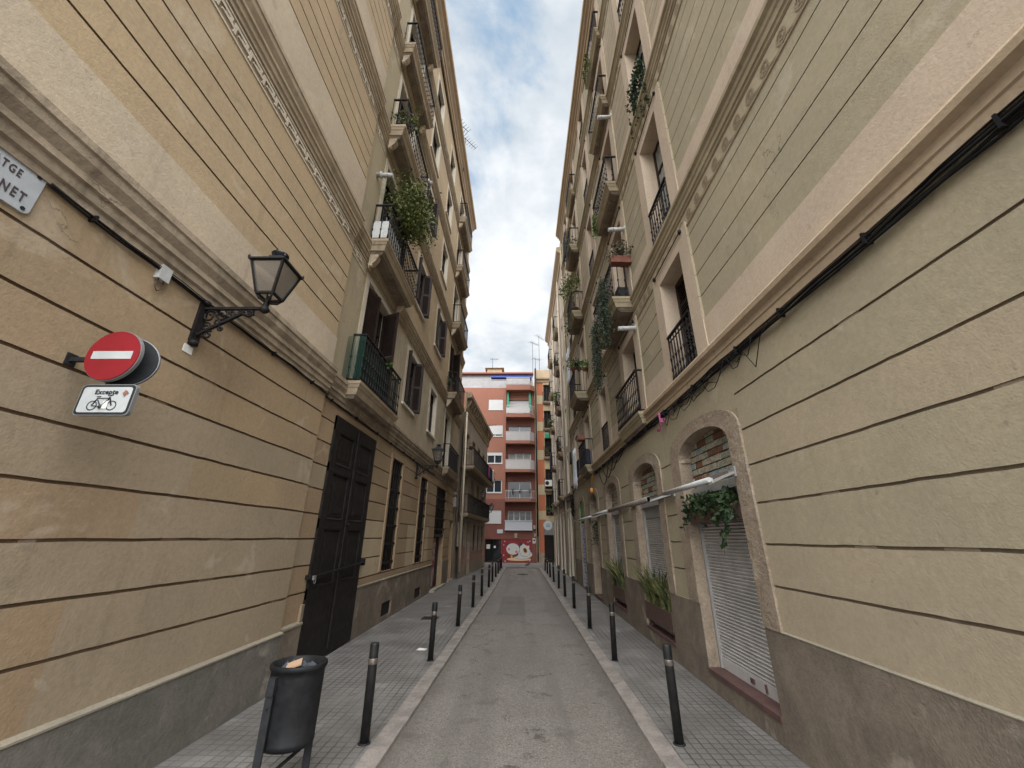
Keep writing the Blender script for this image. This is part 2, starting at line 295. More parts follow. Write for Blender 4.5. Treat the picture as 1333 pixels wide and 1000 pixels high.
# ------------------------------------------------------------------ mesh helpers
class Fr:                                     # a facade frame: u along it, d out of it towards the street, z up
    def __init__(s, o, u, n): s.o, s.u, s.n = Vector(o), Vector(u).normalized(), Vector(n).normalized()
    def __call__(s, u, d, z): return s.o + s.u*u + s.n*d + Vector((0, 0, z))
WF = Fr((0,0,0), (1,0,0), (0,1,0))
class MB:
    def __init__(s, fr=WF): s.fr = fr; s.v = []; s.f = []; s.m = []; s.s = []; s.cm = 0; s.sm = False
    def p(s, u, d, z): s.v.append(tuple(s.fr(u, d, z))); return len(s.v)-1
    def w(s, co): s.v.append(tuple(co)); return len(s.v)-1
    def face(s, idx, mi=None): s.f.append(tuple(idx)); s.m.append(s.cm if mi is None else mi); s.s.append(s.sm)
    def poly(s, pts, mi=None): s.face([s.p(*q) for q in pts], mi)
    def hexa(s, c, mi=None):                  # 8 corners: bottom 4 then top 4
        i = [s.p(*q) for q in c]
        for a in ((0,3,2,1),(4,5,6,7),(0,1,5,4),(1,2,6,5),(2,3,7,6),(3,0,4,7)): s.face([i[k] for k in a], mi)
    def box(s, u0, u1, d0, d1, z0, z1, mi=None):
        s.hexa([(u0,d0,z0),(u1,d0,z0),(u1,d1,z0),(u0,d1,z0),(u0,d0,z1),(u1,d0,z1),(u1,d1,z1),(u0,d1,z1)], mi)
    def tier(s, u0, u1, d1, z0, z1, g0, g1, mi=None):    # a slab tier: inset g0 at the bottom and g1 at the top on three sides
        s.hexa([(u0+g0,0,z0),(u1-g0,0,z0),(u1-g0,d1-g0,z0),(u0+g0,d1-g0,z0),(u0+g1,0,z1),(u1-g1,0,z1),(u1-g1,d1-g1,z1),(u0+g1,d1-g1,z1)], mi)
    def sweep(s, prof, u0, u1, mi=None, seg=1):          # profile [(d,z)] along u, closed at both ends
        n = len(prof); rows = []
        for k in range(seg+1):
            u = u0+(u1-u0)*k/seg; rows.append([s.p(u, d, z) for d, z in prof])
        for a, b in zip(rows, rows[1:]):
            for i in range(n): s.face((a[i], a[(i+1) % n], b[(i+1) % n], b[i]), mi)
        s.face(rows[0][::-1], mi); s.face(rows[-1], mi)
    def prism(s, pts, z0, z1, mi=None):                   # outline [(u,d)] raised from z0 to z1
        a = [s.p(u, d, z0) for u, d in pts]; b = [s.p(u, d, z1) for u, d in pts]; n = len(pts)
        for i in range(n): s.face((a[i], a[(i+1) % n], b[(i+1) % n], b[i]), mi)
        s.face(a[::-1], mi); s.face(b, mi)
    def plate(s, pts, d0, d1, mi=None):                   # outline [(u,z)] extruded from d0 to d1
        a = [s.p(u, d0, z) for u, z in pts]; b = [s.p(u, d1, z) for u, z in pts]; n = len(pts)
        for i in range(n): s.face((a[i], a[(i+1) % n], b[(i+1) % n], b[i]), mi)
        s.face(a[::-1], mi); s.face(b, mi)
    def tube(s, pts, r, n=6, mi=None, cap=True, r1=None):
        P = [s.fr(*q) for q in pts]; rings = []; k_ = len(P); sm = s.sm; s.sm = True
        for i, c in enumerate(P):
            t = (P[min(i+1, k_-1)]-P[max(i-1, 0)]).normalized()
            a = t.cross(Vector((0,0,1)) if abs(t.z) < .9 else Vector((1,0,0))).normalized(); b = t.cross(a)
            rr = r if r1 is None else r+(r1-r)*i/(k_-1)
            rings.append([s.w(c+a*rr*math.cos(2*math.pi*j/n)+b*rr*math.sin(2*math.pi*j/n)) for j in range(n)])
        for A, B in zip(rings, rings[1:]):
            for j in range(n): s.face((A[j], A[(j+1) % n], B[(j+1) % n], B[j]), mi)
        s.sm = sm
        if cap: s.face(rings[0][::-1], mi); s.face(rings[-1], mi)
    def lathe(s, c, prof, n=16, mi=None, sx=1., sy=1., smooth=True):   # profile [(r,z)] round a vertical axis at c=(u,d,z)
        rings = []; sm = s.sm; s.sm = smooth
        for r, z in prof: rings.append([s.p(c[0]+r*sx*math.cos(2*math.pi*j/n), c[1]+r*sy*math.sin(2*math.pi*j/n), c[2]+z) for j in range(n)])
        for A, B in zip(rings, rings[1:]):
            for j in range(n): s.face((A[j], A[(j+1) % n], B[(j+1) % n], B[j]), mi)
        s.sm = sm
        if prof[0][0] > 1e-4: s.face(rings[0][::-1], mi)
        if prof[-1][0] > 1e-4: s.face(rings[-1], mi)
    def bar(s, a, b, w, h=None, mi=None):                # square bar from a to b
        h = h or w; A, B = s.fr(*a), s.fr(*b); t = (B-A).normalized()
        x = t.cross(Vector((0,0,1)) if abs(t.z) < .9 else s.fr.n).normalized(); y = t.cross(x)
        i = [s.w(P+x*sx_*w/2+y*sy_*h/2) for P in (A, B) for sx_, sy_ in ((-1,-1),(1,-1),(1,1),(-1,1))]
        for q in ((0,3,2,1),(4,5,6,7),(0,1,5,4),(1,2,6,5),(2,3,7,6),(3,0,4,7)): s.face([i[k] for k in q], mi)
    def leaf(s, c, size, rnd, mi=None, up=.3, long=1.8):
        t = Vector((rnd.gauss(0,1), rnd.gauss(0,1), rnd.gauss(0,1)+up)).normalized(); a = t.orthogonal().normalized()
        a = (Matrix.Rotation(rnd.uniform(0, 6.28), 3, t) @ a); size *= rnd.choice((.55,.8,.8,1.,1.,1.25)); L = size*long*rnd.uniform(.7, 1.2); w = size*rnd.uniform(.4, .6); c = Vector(c)
        b = a.cross(t)
        s.face([s.w(c), s.w(c+a*L*.5+b*w), s.w(c+a*L+t*L*.15), s.w(c+a*L*.5-b*w)], mi)
    def build(s, name, mats, parent=None):
        me = bpy.data.meshes.new(name); o = bpy.data.objects.new(name, me)
        off = Vector((0,0,0)); q = parent
        while q: off += q.location; q = q.parent
        me.from_pydata([tuple(Vector(v)-off) for v in s.v], [], s.f)
        for m in ([mats] if isinstance(mats, str) else mats): me.materials.append(M[m])
        me.polygons.foreach_set('material_index', s.m); me.polygons.foreach_set('use_smooth', s.s); me.update()
        S.collection.objects.link(o); o.parent = parent
        return o
def tag(o, label, cat, group=None, kind=None):
    o['label'] = label; o['category'] = cat
    if group: o['group'] = group
    if kind: o['kind'] = kind
    return o
def structure(o): o['kind'] = 'structure'; return o
def thing(name, loc, label, cat, group=None):
    o = bpy.data.objects.new(name, None); S.collection.objects.link(o); o.location = loc; o.empty_display_size = .2
    return tag(o, label, cat, group)
def dup(root, loc, rotz=0, label=None, scale=None, group=None):
    def cp(o, par):
        c = o.copy(); S.collection.objects.link(c); c.parent = par
        for ch in list(o.children): cp(ch, c)
        return c
    r = cp(root, None); r.location = loc; r.rotation_euler = (0, 0, rotz)
    if scale: r.scale = (scale,)*3
    if label: r['label'] = label
    if group: r['group'] = group
    return r
def lin(a, b, n): return [a+(b-a)*i/(n-1) for i in range(n)]
def relief(fr, us, zs, fn, keep=None, jit=.0):
    """a wall as a grid of cells standing at their own depths; fn(u,z) -> (depth, material index); steps between cells become reveals"""
    mb = MB(fr); us = sorted(set(round(x, 4) for x in us)); zs = sorted(set(round(x, 4) for x in zs))
    cell = [[fn((a+b)/2, (c+d)/2) for c, d in zip(zs, zs[1:])] for a, b in zip(us, us[1:])]
    def J(u, z):
        if not jit: return z
        if u < 9: z += .0028*mnoise.noise(Vector((u*9.3, z*5, fr.o.x+7)))+.0022*mnoise.noise(Vector((u*31, z*5, fr.o.x+3)))
        return z + jit*(mnoise.noise(Vector((u*1.7, z*.5, fr.o.x)))+.5*mnoise.noise(Vector((u*7.1, z*3, fr.o.x))))
    def V(u, d, z): return mb.p(u, d, J(u, z))
    for i in range(len(us)-1):
        for j in range(len(zs)-1):
            c = cell[i][j]
            if c is None: continue
            u0, u1, z0, z1 = us[i], us[i+1], zs[j], zs[j+1]
            if keep is None or c[1] in keep: mb.face((V(u0,c[0],z0), V(u1,c[0],z0), V(u1,c[0],z1), V(u0,c[0],z1)), c[1])
            for (n, e) in (((cell[i+1][j] if i+2 < len(us) else None), ((u1,z0),(u1,z1))), ((cell[i][j+1] if j+2 < len(zs) else None), ((u0,z1),(u1,z1)))):
                if n is None or abs(n[0]-c[0]) < 1e-5: continue
                m_ = c[1] if c[0] < n[0] else n[1]
                mb.face((V(e[0][0],c[0],e[0][1]), V(e[1][0],c[0],e[1][1]), V(e[1][0],n[0],e[1][1]), V(e[0][0],n[0],e[0][1])), m_)
    return mb
def within(u, z, r): return r[0] < u < r[1] and r[2] < z < r[3]
# ------------------------------------------------------------------ pieces of a facade
def railing(fr, u0, u1, z, depth, h=.95, step=.115, collar=True, mat_='iron', parent=None, sides=True, d0=0.):
    mb = MB(fr); t = .011; D = depth-.05
    def post(u, d):
        mb.box(u-t*.75, u+t*.75, d-t*.75, d+t*.75, z+.04, z+h-.01)
        if collar:
            for q in (.30, .52):
                mb.lathe((u, d, z+h*q), [(t*.8,-.05),(t*2.1,0),(t*.8,.05)], 5)
            mb.lathe((u, d, z+.04), [(t*2.2,0),(t*1.9,.09),(t*.8,.15)], 5)
    a, b = u0+.05, u1-.05
    mb.box(a-.02, b+.02, D-.022, D+.022, z+h-.02, z+h+.012); mb.box(a-.01, b+.01, D-.012, D+.012, z+.03, z+.055); mb.box(a-.01, b+.01, D-.008, D+.008, z+h*.86, z+h*.88)
    n = max(2, int((b-a)/step))
    for k in range(n+1): post(a+(b-a)*k/n, D)
    if sides and D > .05:
        for u in (a, b):
            mb.box(u-.022, u+.022, d0, D-.023, z+h-.02, z+h+.012); mb.box(u-.012, u+.012, d0, D-.013, z+.03, z+.055)
            m_ = max(1, int((D-d0)/step))
            for k in range(m_): post(u, d0+(D-d0)*k/m_+.01)
    return mb.build('railing', mat_, parent)
def slab(fr, u0, u1, z, depth, mats_, parent, th=.26):
    mb = MB(fr)
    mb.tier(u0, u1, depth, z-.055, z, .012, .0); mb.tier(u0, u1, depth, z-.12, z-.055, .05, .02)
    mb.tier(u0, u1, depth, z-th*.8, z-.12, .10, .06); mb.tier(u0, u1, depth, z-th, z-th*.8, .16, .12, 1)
    mb.box(u0+.18, u1-.18, 0, depth-.2, z-th-.02, z-th, 1) if depth > .3 else None
    return mb.build('balcony', mats_, parent)
def bracket(fr, u, z, depth, w, h, m_, parent):
    pr = []
    for k in range(9):
        a = k/8*math.pi/2; pr.append((depth*(.12+.8*math.cos(a)**1.6), z-h*math.sin(a)))
    pr = [(0, z)] + pr + [(.02, z-h-.06), (0, z-h-.06)]
    mb = MB(fr); mb.sweep(pr, u-w/2, u+w/2)
    mb.tube([(u-w/2-.012, depth*.16, z-h*.92), (u+w/2+.012, depth*.16, z-h*.92)], h*.16, 10)
    mb.tube([(u-w/2-.012, depth*.72, z-h*.2), (u+w/2+.012, depth*.72, z-h*.2)], h*.13, 10)
    return mb.build('bracket', m_, parent)
def balcony(fr, u0, u1, z, depth, smats, parent, th=.26, h=.95, brk=None, collar=True, step=.115, rmat='iron'):
    b = slab(fr, u0, u1, z, depth, smats, parent, th)
    railing(fr, u0, u1, z, depth, h, step, collar, rmat, b)
    if brk:
        for u in (u0+.22, u1-.22): bracket(fr, u, z-th, depth*.5, .14, brk, smats[0], b)
    return b
def shutter_leaf(mb, a, ang, w, z0, z1, slat=.055, t=.035):
    """louvred leaf hinged at a=(u,d), opening at ang (radians from the facade), built in its own frame"""
    fr = mb.fr; o = fr(a[0], a[1], 0); U = fr.u*math.cos(ang)+fr.n*math.sin(ang); Nn = U.cross(Vector((0,0,1)))
    s = MB(Fr(o, U, Nn))
    s.box(0, .06, 0, t, z0, z1); s.box(w-.06, w, 0, t, z0, z1)
    for q in (z0, (z0+z1)/2-.04, z1-.08): s.box(.06, w-.06, .002, t-.002, q, q+.08)
    z = z0+.09
    while z < z1-.09:
        if not ((z0+z1)/2-.06 < z < (z0+z1)/2+.03): s.hexa([(.06,.004,z),(w-.06,.004,z),(w-.06,.010,z),(.06,.010,z),(.06,t-.010,z+slat*.75),(w-.06,t-.010,z+slat*.75),(w-.06,t-.004,z+slat*.75),(.06,t-.004,z+slat*.75)])
        z += slat
    k = len(mb.v); mb.v += s.v; mb.f += [tuple(i+k for i in f) for f in s.f]; mb.m += s.m; mb.s += s.s
def window(fr, u0, u1, z0, z1, d, parent, frame='shutter_brown', glass='dark_glass', bars=(1,1), name='window', curtain=None, fw=.06, cmat='curtain'):
    """joinery in an opening: frame (the part), pane and perhaps a curtain under it"""
    mb = MB(fr)
    mb.box(u0, u0+fw, d-.04, d+.02, z0, z1); mb.box(u1-fw, u1, d-.04, d+.02, z0, z1)
    mb.box(u0+fw, u1-fw, d-.039, d+.019, z1-fw, z1); mb.box(u0+fw, u1-fw, d-.039, d+.019, z0, z0+fw)
    for k in range(bars[0]):
        u = u0+(u1-u0)*(k+1)/(bars[0]+1); mb.box(u-fw*.6, u+fw*.6, d-.037, d+.017, z0+fw, z1-fw)
    for k in range(bars[1]):
        z = z0+(z1-z0)*(k+1)/(bars[1]+1)+ (.25*(z1-z0) if bars[1] == 1 and z1-z0 > 1.6 else 0); mb.box(u0+fw, u1-fw, d-.035, d+.015, z-fw*.4, z+fw*.4)
    w = mb.build(name, frame, parent)
    g = MB(fr); g.box(u0+.01, u1-.01, d-.034, d-.02, z0+.01, z1-.01); g.build('pane', glass, w)
    if curtain:
        c = MB(fr); n = int((u1-u0)/.05)
        pts = [(u0+(u1-u0)*k/n, d-.012+.006*math.sin(k*1.9+u0)) for k in range(n+1)]
        lo = z0+curtain*(z1-z0)
        for (a, da), (b, db) in zip(pts, pts[1:]): c.poly([(a,da,lo),(b,db,lo),(b,db,z1-.05),(a,da,z1-.05)])
        c.build('curtain', cmat, w)
    return w
def boxes(name, fr, rows, m_, parent=None):
    mb = MB(fr)
    for r in rows: mb.box(*r)
    return mb.build(name, m_, parent)
def text(s, size, fr, u, z, d, mat_, name, parent, depth=.004, align='LEFT', bold=.0, sx=1., mirror=1, spc=1.08):
    cu = bpy.data.curves.new(name, 'FONT'); cu.body = s; cu.size = size; cu.align_x = align; cu.offset = bold; cu.extrude = depth/2; cu.resolution_u = 3; cu.space_character = spc
    o = bpy.data.objects.new(name, cu); S.collection.objects.link(o); dg = bpy.context.evaluated_depsgraph_get(); dg.update()
    me = bpy.data.meshes.new_from_object(o.evaluated_get(dg)); bpy.data.objects.remove(o); bpy.data.curves.remove(cu)
    mb = MB(fr)
    for v in me.vertices: mb.p(u+v.co.x*sx*mirror, d+v.co.z, z+v.co.y)
    for p in me.polygons: mb.face(tuple(p.vertices))
    bpy.data.meshes.remove(me)
    return mb.build(name, mat_, parent)
def foliage(mb, c, r, n, size, rnd, mi=None, up=.3, clumps=7, long=1.8):
    cs = [Vector((c[0]+rnd.uniform(-1,1)*r[0]*.75, c[1]+rnd.uniform(-1,1)*r[1]*.75, c[2]+rnd.uniform(-1,1)*r[2]*.75)) for _ in range(clumps)]
    for _ in range(n):
        k = rnd.choice(cs); q = .42
        mb.leaf((k.x+rnd.gauss(0,1)*r[0]*q*.7, k.y+rnd.gauss(0,1)*r[1]*q*.7, k.z+rnd.gauss(0,1)*r[2]*q*.7), size, rnd, mi, up, long)
# ------------------------------------------------------------------ ground
def kL(y): return -1.30+.0195*(y-2.5) if y < 18 else -.998+.006*(y-18)
def kR(y): return 1.29-.0012*y
def strip(name, rows, m_, z0, z1=None):               # rows of (y, xa, xb): a sheet, or a solid when z1 is given
    mb = MB()
    for (y, a, b), (y2, a2, b2) in zip(rows, rows[1:]):
        if z1 is None: mb.poly([(a,y,z0),(b,y,z0),(b2,y2,z0),(a2,y2,z0)])
        else: mb.hexa([(a,y,z0),(b,y,z0),(b2,y2,z0),(a2,y2,z0),(a,y,z1),(b,y,z1),(b2,y2,z1),(a2,y2,z1)])
    return mb.build(name, m_)
g = MB(); g.poly([(-400,-400,-.06),(400,-400,-.06),(400,400,-.06),(-400,400,-.06)]); structure(g.build('ground', 'ground_grey'))
ys = [-12, 2.5, 8, 13, 18, 24, 29.3]
structure(strip('road', [(y, kL(y)-.02, kR(y)+.02) for y in ys], 'asphalt', -.035))
structure(strip('pavement_left', [(y, -3.6, kL(y)-.2) for y in ys], 'paving_tiles', 0))
structure(strip('pavement_right', [(y, kR(y)+.2, 3.2) for y in ys], 'paving_tiles', 0))
structure(strip('pavement_end', [(29.3, -14, 14), (35.2, -14, 14)], 'paving_tiles', -.004))
rnd = random.Random(5)
for side, nm in ((-1, 'kerb_left'), (1, 'kerb_right')):
    mb = MB(); y = -4.
    while y < 29.3:
        L = rnd.uniform(.8, 1.05); y2 = min(y+L, 29.3); j = rnd.uniform(-.004, .004); zt = .006+rnd.uniform(-.003, .004)
        f = (lambda q: kL(q)) if side < 0 else (lambda q: kR(q))
        a0, a1 = f(y)+j, f(y2)+j; mb.hexa([(a0,y+.004,-.05),(a0+side*.2,y+.004,-.05),(a1+side*.2,y2-.004,-.05),(a1,y2-.004,-.05),(a0+side*.008,y+.004,zt),(a0+side*.2,y+.004,zt),(a1+side*.2,y2-.004,zt),(a1+side*.008,y2-.004,zt)])
        y = y2
    structure(mb.build(nm, 'kerb_stone'))
mb = MB(); mb.lathe((.15, 24.6, -.031), [(.33,0),(.33,.004),(.0,.004)], 24)
tag(mb.build('manhole_cover', 'iron_grey'), 'round dark manhole cover set in the far part of the asphalt lane', 'manhole cover')
mb = MB(); mb.box(-2.45, -2.05, 11.1, 11.5, .0, .006); mb.box(-2.43, -2.07, 11.12, 11.48, .006, .008)
tag(mb.build('access_cover', 'iron_grey'), 'small square metal access cover in the left pavement past the double door', 'access cover')
# ------------------------------------------------------------------ ochre building on the left
L1 = Fr((-3.25,0,0), (0,1,0), (1,0,0))
ob = thing('ochre_building', (-3.25, 6, 0), 'tall ochre stucco building with grooved walls and a black double door on the left', 'building')
LS = .2; LE = 21.0; REC = -.08
LF = [4.6, 7.9, 11.45, 14.75, 17.9]; LEAVE = 21.05
gl = [1.09, 1.47, 1.86, 2.24, 2.63, 3.02, 3.40, 3.79]
ug = [5.48, 5.80, 6.12, 6.44, 6.76] + [8.95, 9.27, 9.59, 9.91, 10.23] + [12.4, 12.72, 13.04, 13.36, 13.68] + [15.7, 16.02, 16.34, 16.66]
GH = .0125
l_gf = [(6.8,8.87,0,3.94,-.2),(10.26,11.24,1.12,3.83,-.2),(13.45,14.45,1.12,3.80,-.2),(16.25,18.35,0,3.83,-.3),(19.85,20.75,0,2.63,-.3)]
l_up = []
lwz = [(5.45,7.12),(8.87,10.55),(12.35,13.95),(15.55,17.1),(18.2,19.65)]
for i, F0 in enumerate(LF):
    top = [7.15,10.6,13.95,17.2,20.0][i]
    l_up += [(7.25,8.7,F0,top,-.3),(16.9,18.3,F0,top,-.3),(10.6,11.7,*lwz[i],-.26),(13.75,14.85,*lwz[i],-.26)]
vents = [(10.65,11.4,.1,.40,-.12),(13.85,14.7,.08,.36,-.12)]
ops = l_gf+l_up+vents
us = [LS, 6.15, 6.72, LE] + lin(.3, 9, 88)+lin(9.3, 20, 28) + [o[k] for o in ops for k in (0, 1)]
zs = [F0-q for F0 in LF[1:] for q in (.75, .48)] + [0, .66, .69, .92, 4.2, 4.62, 5.16, LEAVE] + [q+s*GH for q in gl+ug for s in (-1, 1)] + [o[k] for o in ops for k in (2, 3)]
for o in l_up:
    us += [o[0]-.16, o[1]+.16]; zs += [o[3]+.13, o[2]-.0]
us += [2.6, 3.45, 3.15, 9.3, 12.4, 15.3]
def l_fn(u, z):
    for o in ops:
        if within(u, z, o): return (o[4], 3 if o in l_up else (2 if o in vents else 5))
    d = 0. if u < 6.15 else REC
    for o in l_up:
        if within(u, z, (o[0]-.16, o[1]+.16, o[2]-(.13 if o[2] not in LF else 0), o[3]+.13)): return (d+.02, 3)
    if z < 4.2:
        if z < (.66 if u < 6.72 else .92): return (d+.035 if u < 8.87 else d+.02, 6 if u < 6.2 else 13)
        for q in gl:
            if abs(z-q) < GH and (u > 8.87 and q > .95 or u < 6.8): return (d-(.02 if mnoise.noise(Vector((u*2.3, q*9, 1))) < .42 else .008), 2)
        if u > 8.87 and z < 1.07: return (d+.012, 1)
        if u < 6.15:
            k = sum(z > q for q in gl)
            if k == 2 and u < 2.6+.0*z: return (d, 4)
            if k < 2: return (d, 5 if u < 3.15 else 7)
            if k == 2: return (d, 7)
            if k == 3: return (d, 5 if u < 3.45 else 7)
            if k == 4: return (d, 7 if u < 3.9 else 0)
            return (d, (0, 0, 0, 0, 0, 7, 0, 0, 0)[k])
        if u > 8.87: return (d, 4 if 1.07 < z < 2.1 and (u < 10.3 or 12.4 < u < 15.3) else (1 if int(z*3+u) % 3 == 0 else 0))
        return (d, (5, 1, 7, 5, 1, 7, 1, 0, 1)[sum(z > q for q in gl)])
    if u < 6.15:
        for q in ug:
            if abs(z-q) < GH*.8: return (d-.014, 2)
        for F0 in LF:
            if F0-.05 < z < F0+.56: return (d+.025, 8)
        if any(F0-.75 < z < F0-.48 for F0 in LF[1:]): return (d, 12)
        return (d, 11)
    if u < 6.72: return (d, 9)
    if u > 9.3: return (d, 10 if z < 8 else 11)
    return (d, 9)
LM = ['ochre','ochre_tan','ochre_groove','reveal_white','ochre_light','ochre_tan','plinth_grey','ochre_grey','band_cream','olive_plain','ochre_worn','ochre_up_lit','frieze_back','plinth_brown']
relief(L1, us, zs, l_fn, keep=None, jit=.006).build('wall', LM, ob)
mb = MB(L1); mb.sweep([(.0,.655),(.045,.655),(.045,.67),(.0,.69)], LS, 6.15); mb.sweep([(REC,.915),(REC+.035,.915),(REC+.035,.94),(REC,.955)], 8.87, 16.25); mb.sweep([(REC,.655),(REC+.05,.655),(REC+.05,.685),(REC,.705)], 6.16, 6.8)
mb.build('plinth_ledge', 'ledge_pale', ob)
for k, (a, b, z0, z1, _) in enumerate(vents):
    v = boxes('vent_grille', L1, [(a+.02+i*.09, a+.035+i*.09, -.12, -.075, z0, z1) for i in range(int((b-a)/.09))], 'iron', ob)
# string courses, each with its return towards the recessed part of the front
def l_mould(z, u0, u1, d, hgt=.45, out=.14, m_='moulding_cream', nm='moulding'):
    k = hgt/.45
    pr = [(d-.02, z-.46*k),(d+.03, z-.46*k),(d+.03, z-.40*k),(d+.055, z-.385*k),(d+.06, z-.31*k),(d+.085, z-.30*k),(d+out*.55, z-.24*k),(d+out*.85, z-.17*k),(d+out*.88, z-.10*k),(d+out, z-.09*k),(d+out, z-.025*k),(d+out*.8, z),(d-.02, z+.03)]
    mb = MB(L1); mb.sweep(pr, u0, u1, seg=24); return mb.build(nm, m_, ob)
for i, F0 in enumerate(LF):
    l_mould(F0, LS, 6.16, 0, m_='moulding_dirty' if i == 0 else 'moulding_cream'); l_mould(F0-.004, 6.16, LE, REC, m_='moulding_dirty' if i == 0 else 'moulding_cream')
# Greek key bands
def meander(z0, hgt, u0, u1, d):
    mb = MB(L1); t = hgt*.15; mb.box(u0, u1, d, d+.012, z0, z0+t*.7); mb.box(u0, u1, d, d+.012, z0+hgt-t*.7, z0+hgt)
    P = hgt*1.0; a, b = z0+t*1.5, z0+hgt-t*1.5; u = u0+.02
    while u < u1-P:
        w = P*.86
        for r in ((u, u+t, a, b), (u+t, u+w, b-t, b), (u+w-t, u+w, a+t*1.1, b-t), (u+t*2, u+w-t, a+t*1.1, a+t*2.1), (u+t*2, u+t*3, a+t*2.1, b-t*1.9), (u+w, u+P, a+t*1.1, a+t*2.1)): mb.box(r[0], r[1], d, d+.014, r[2], r[3])
        u += P
    return mb.build('key_frieze', 'frieze_pale', ob)
for F0 in LF[1:]: meander(F0-.75, .27, LS, 6.15, 0); 
for F0 in LF[1:]: meander(F0-.75, .27, 6.18, 6.98, REC)
# eaves
pr = [(-.02, LEAVE-.55),(.04,LEAVE-.55),(.05,LEAVE-.4),(.10,LEAVE-.38),(.12,LEAVE-.22),(.22,LEAVE-.14),(.24,LEAVE-.06),(.36,LEAVE-.02),(.38,LEAVE+.12),(.36,LEAVE+.18),(-.02,LEAVE+.30)]
mb = MB(L1); mb.sweep(pr, LS-.3, 20.75, seg=10); mb.box(LS-.28, 20.7, -6, -.02, LEAVE-.3, LEAVE+.28); cn = mb.build('cornice', 'cornice_tan', ob)
mb = MB(L1); mb.box(LS, LE, -6, -.35, 0, LEAVE-.31); mb.box(LS-.02, LS-.001, -6, 0, 0, LEAVE-.31); mb.box(20.76, LE, -.349, REC-.001, 2.7, LEAVE-.31); mb.build('side_wall', 'pale_stucco', ob)
# balconies
dep = [.30, .42, .42, .36, .38]
for i, F0 in enumerate(LF):
    for (a, b) in ((6.75, 9.2), (16.4, 19.1)):
        balcony(L1, a, b, F0+.0, dep[i]+(0 if a < 9 else .03), ['moulding_cream', 'soffit'], ob, th=.3, h=.98, brk=(.28 if i else None), step=.125 if a < 9 else .15, collar=a < 9)
# joinery upstairs
for i, F0 in enumerate(LF):
    top = [7.15,10.6,13.95,17.2,20.0][i]
    for (a, b) in ((7.25, 8.7), (16.9, 18.3)):
        w = window(L1, a, b, F0, top, -.27, ob, bars=(1,1), name='balcony_door', curtain=None)
        if (a < 9 and i == 0) or (a > 9 and i == 1):
            s = MB(L1); shutter_leaf(s, (a+.02, -.2), math.radians(16), .62, F0+.03, top-.05); s.build('shutter', 'shutter_brown', w)
            s = MB(L1); shutter_leaf(s, (b-.02, -.2), math.radians(115), .5, F0+.03, top-.05); s.build('shutter', 'shutter_brown', w)
        elif a < 9 and i == 1:
            s = MB(L1); shutter_leaf(s, (a+.9, -.2), math.radians(60), .5, F0+.03, top-.05); s.build('shutter', 'shutter_brown', w)
    for (a, b, c) in ((10.6, 11.7, 0), (13.75, 14.85, 1)):
        z0, z1 = lwz[i]
        w = window(L1, a, b, z0, z1, -.22, ob, bars=(1,1), name='window')
        if (c == 0 and i in (0, 1, 2)) or (c == 1 and i == 1):
            s = MB(L1); shutter_leaf(s, (a+.02, -.24), math.radians(88), .28, z0+.02, z1-.02); s.build('shutter', 'shutter_brown', w)
            s = MB(L1); shutter_leaf(s, (b-.10, -.16), math.radians(78), .30, z0+.02, z1-.02); shutter_leaf(s, (b-.03, -.12), math.radians(62), .26, z0+.02, z1-.02); s.build('shutter', 'shutter_brown', w)
        mb = MB(L1); mb.sweep([(REC,z0-.07),(REC+.06,z0-.07),(REC+.06,z0),(REC,z0)], a-.16, b+.16); mb.build('sill', 'reveal_white', ob)
# the black double door
DA, DB, DT = 6.8, 8.87, 3.94
d_ = MB(L1); d0 = REC+.005
d_.box(DA, DB, d0-.06, d0, 0.02, DT)
mid = (DA+DB)/2
for (a, b) in ((DA, mid-.012), (mid+.012, DB)):
    d_.box(a+.02, b-.02, d0, d0+.03, .03, .98)                                   # plain kick panel
    for z in (.98, 2.02, 2.95, 3.68): d_.box(a, b, d0, d0+.035, z, z+(.15 if z < 3.6 else .26))
    for x0, x1 in ((a, a+.22 if a == DA else a+.15), (b-.15 if a == DA else b-.22, b)): d_.box(x0, x1, d0, d0+.032, .03, DT)
    xa, xb = (a+.22, b-.15) if a == DA else (a+.15, b-.22)
    for z0, z1 in ((1.13, 2.02), (2.17, 2.95), (3.10, 3.68)):
        d_.plate([(xa+.05,z0+.05),(xb-.05,z0+.05),(xb-.05,z1-.05),(xa+.05,z1-.05)], d0, d0+.014)
        d_.plate([(xa+.11,z0+.11),(xb-.11,z0+.11),(xb-.11,z1-.11),(xa+.11,z1-.11)], d0+.0141, d0+.024)
        d_.sweep([(d0,z0),(d0+.045,z0),(d0+.03,z0+.035),(d0,z0+.035)], xa, xb)
        d_.sweep([(d0,z1-.03),(d0+.025,z1-.03),(d0+.04,z1),(d0,z1)], xa, xb)
d_.box(mid-.03, mid+.03, d0+.036, d0+.06, .1, DT-.05)
dr = d_.build('door', 'dark_wood', ob)
mb = MB(L1); mb.bar((DA-.05, d0+.09, 1.30), (DB+.03, d0+.09, 1.40), .045, .02); mb.box(DB-.02, DB+.09, REC, d0+.1, 1.34, 1.46); mb.box(DA-.08, DA-.02, REC, d0+.09, 1.27, 1.33); mb.tube([(mid, d0+.06, 2.1), (mid, d0+.12, 2.1)], .022, 8); mb.build('locking_bar', 'iron', dr)
mb = MB(L1); mb.box(DA-.06, DA+.01, d0+.101, d0+.13, 1.26, 1.32); mb.tube([(DA-.03,d0+.12,1.26),(DA-.03,d0+.12,1.21),(DA+.02,d0+.12,1.21),(DA+.02,d0+.12,1.26)], .007, 6); mb.build('padlock', 'sign_edge', dr)
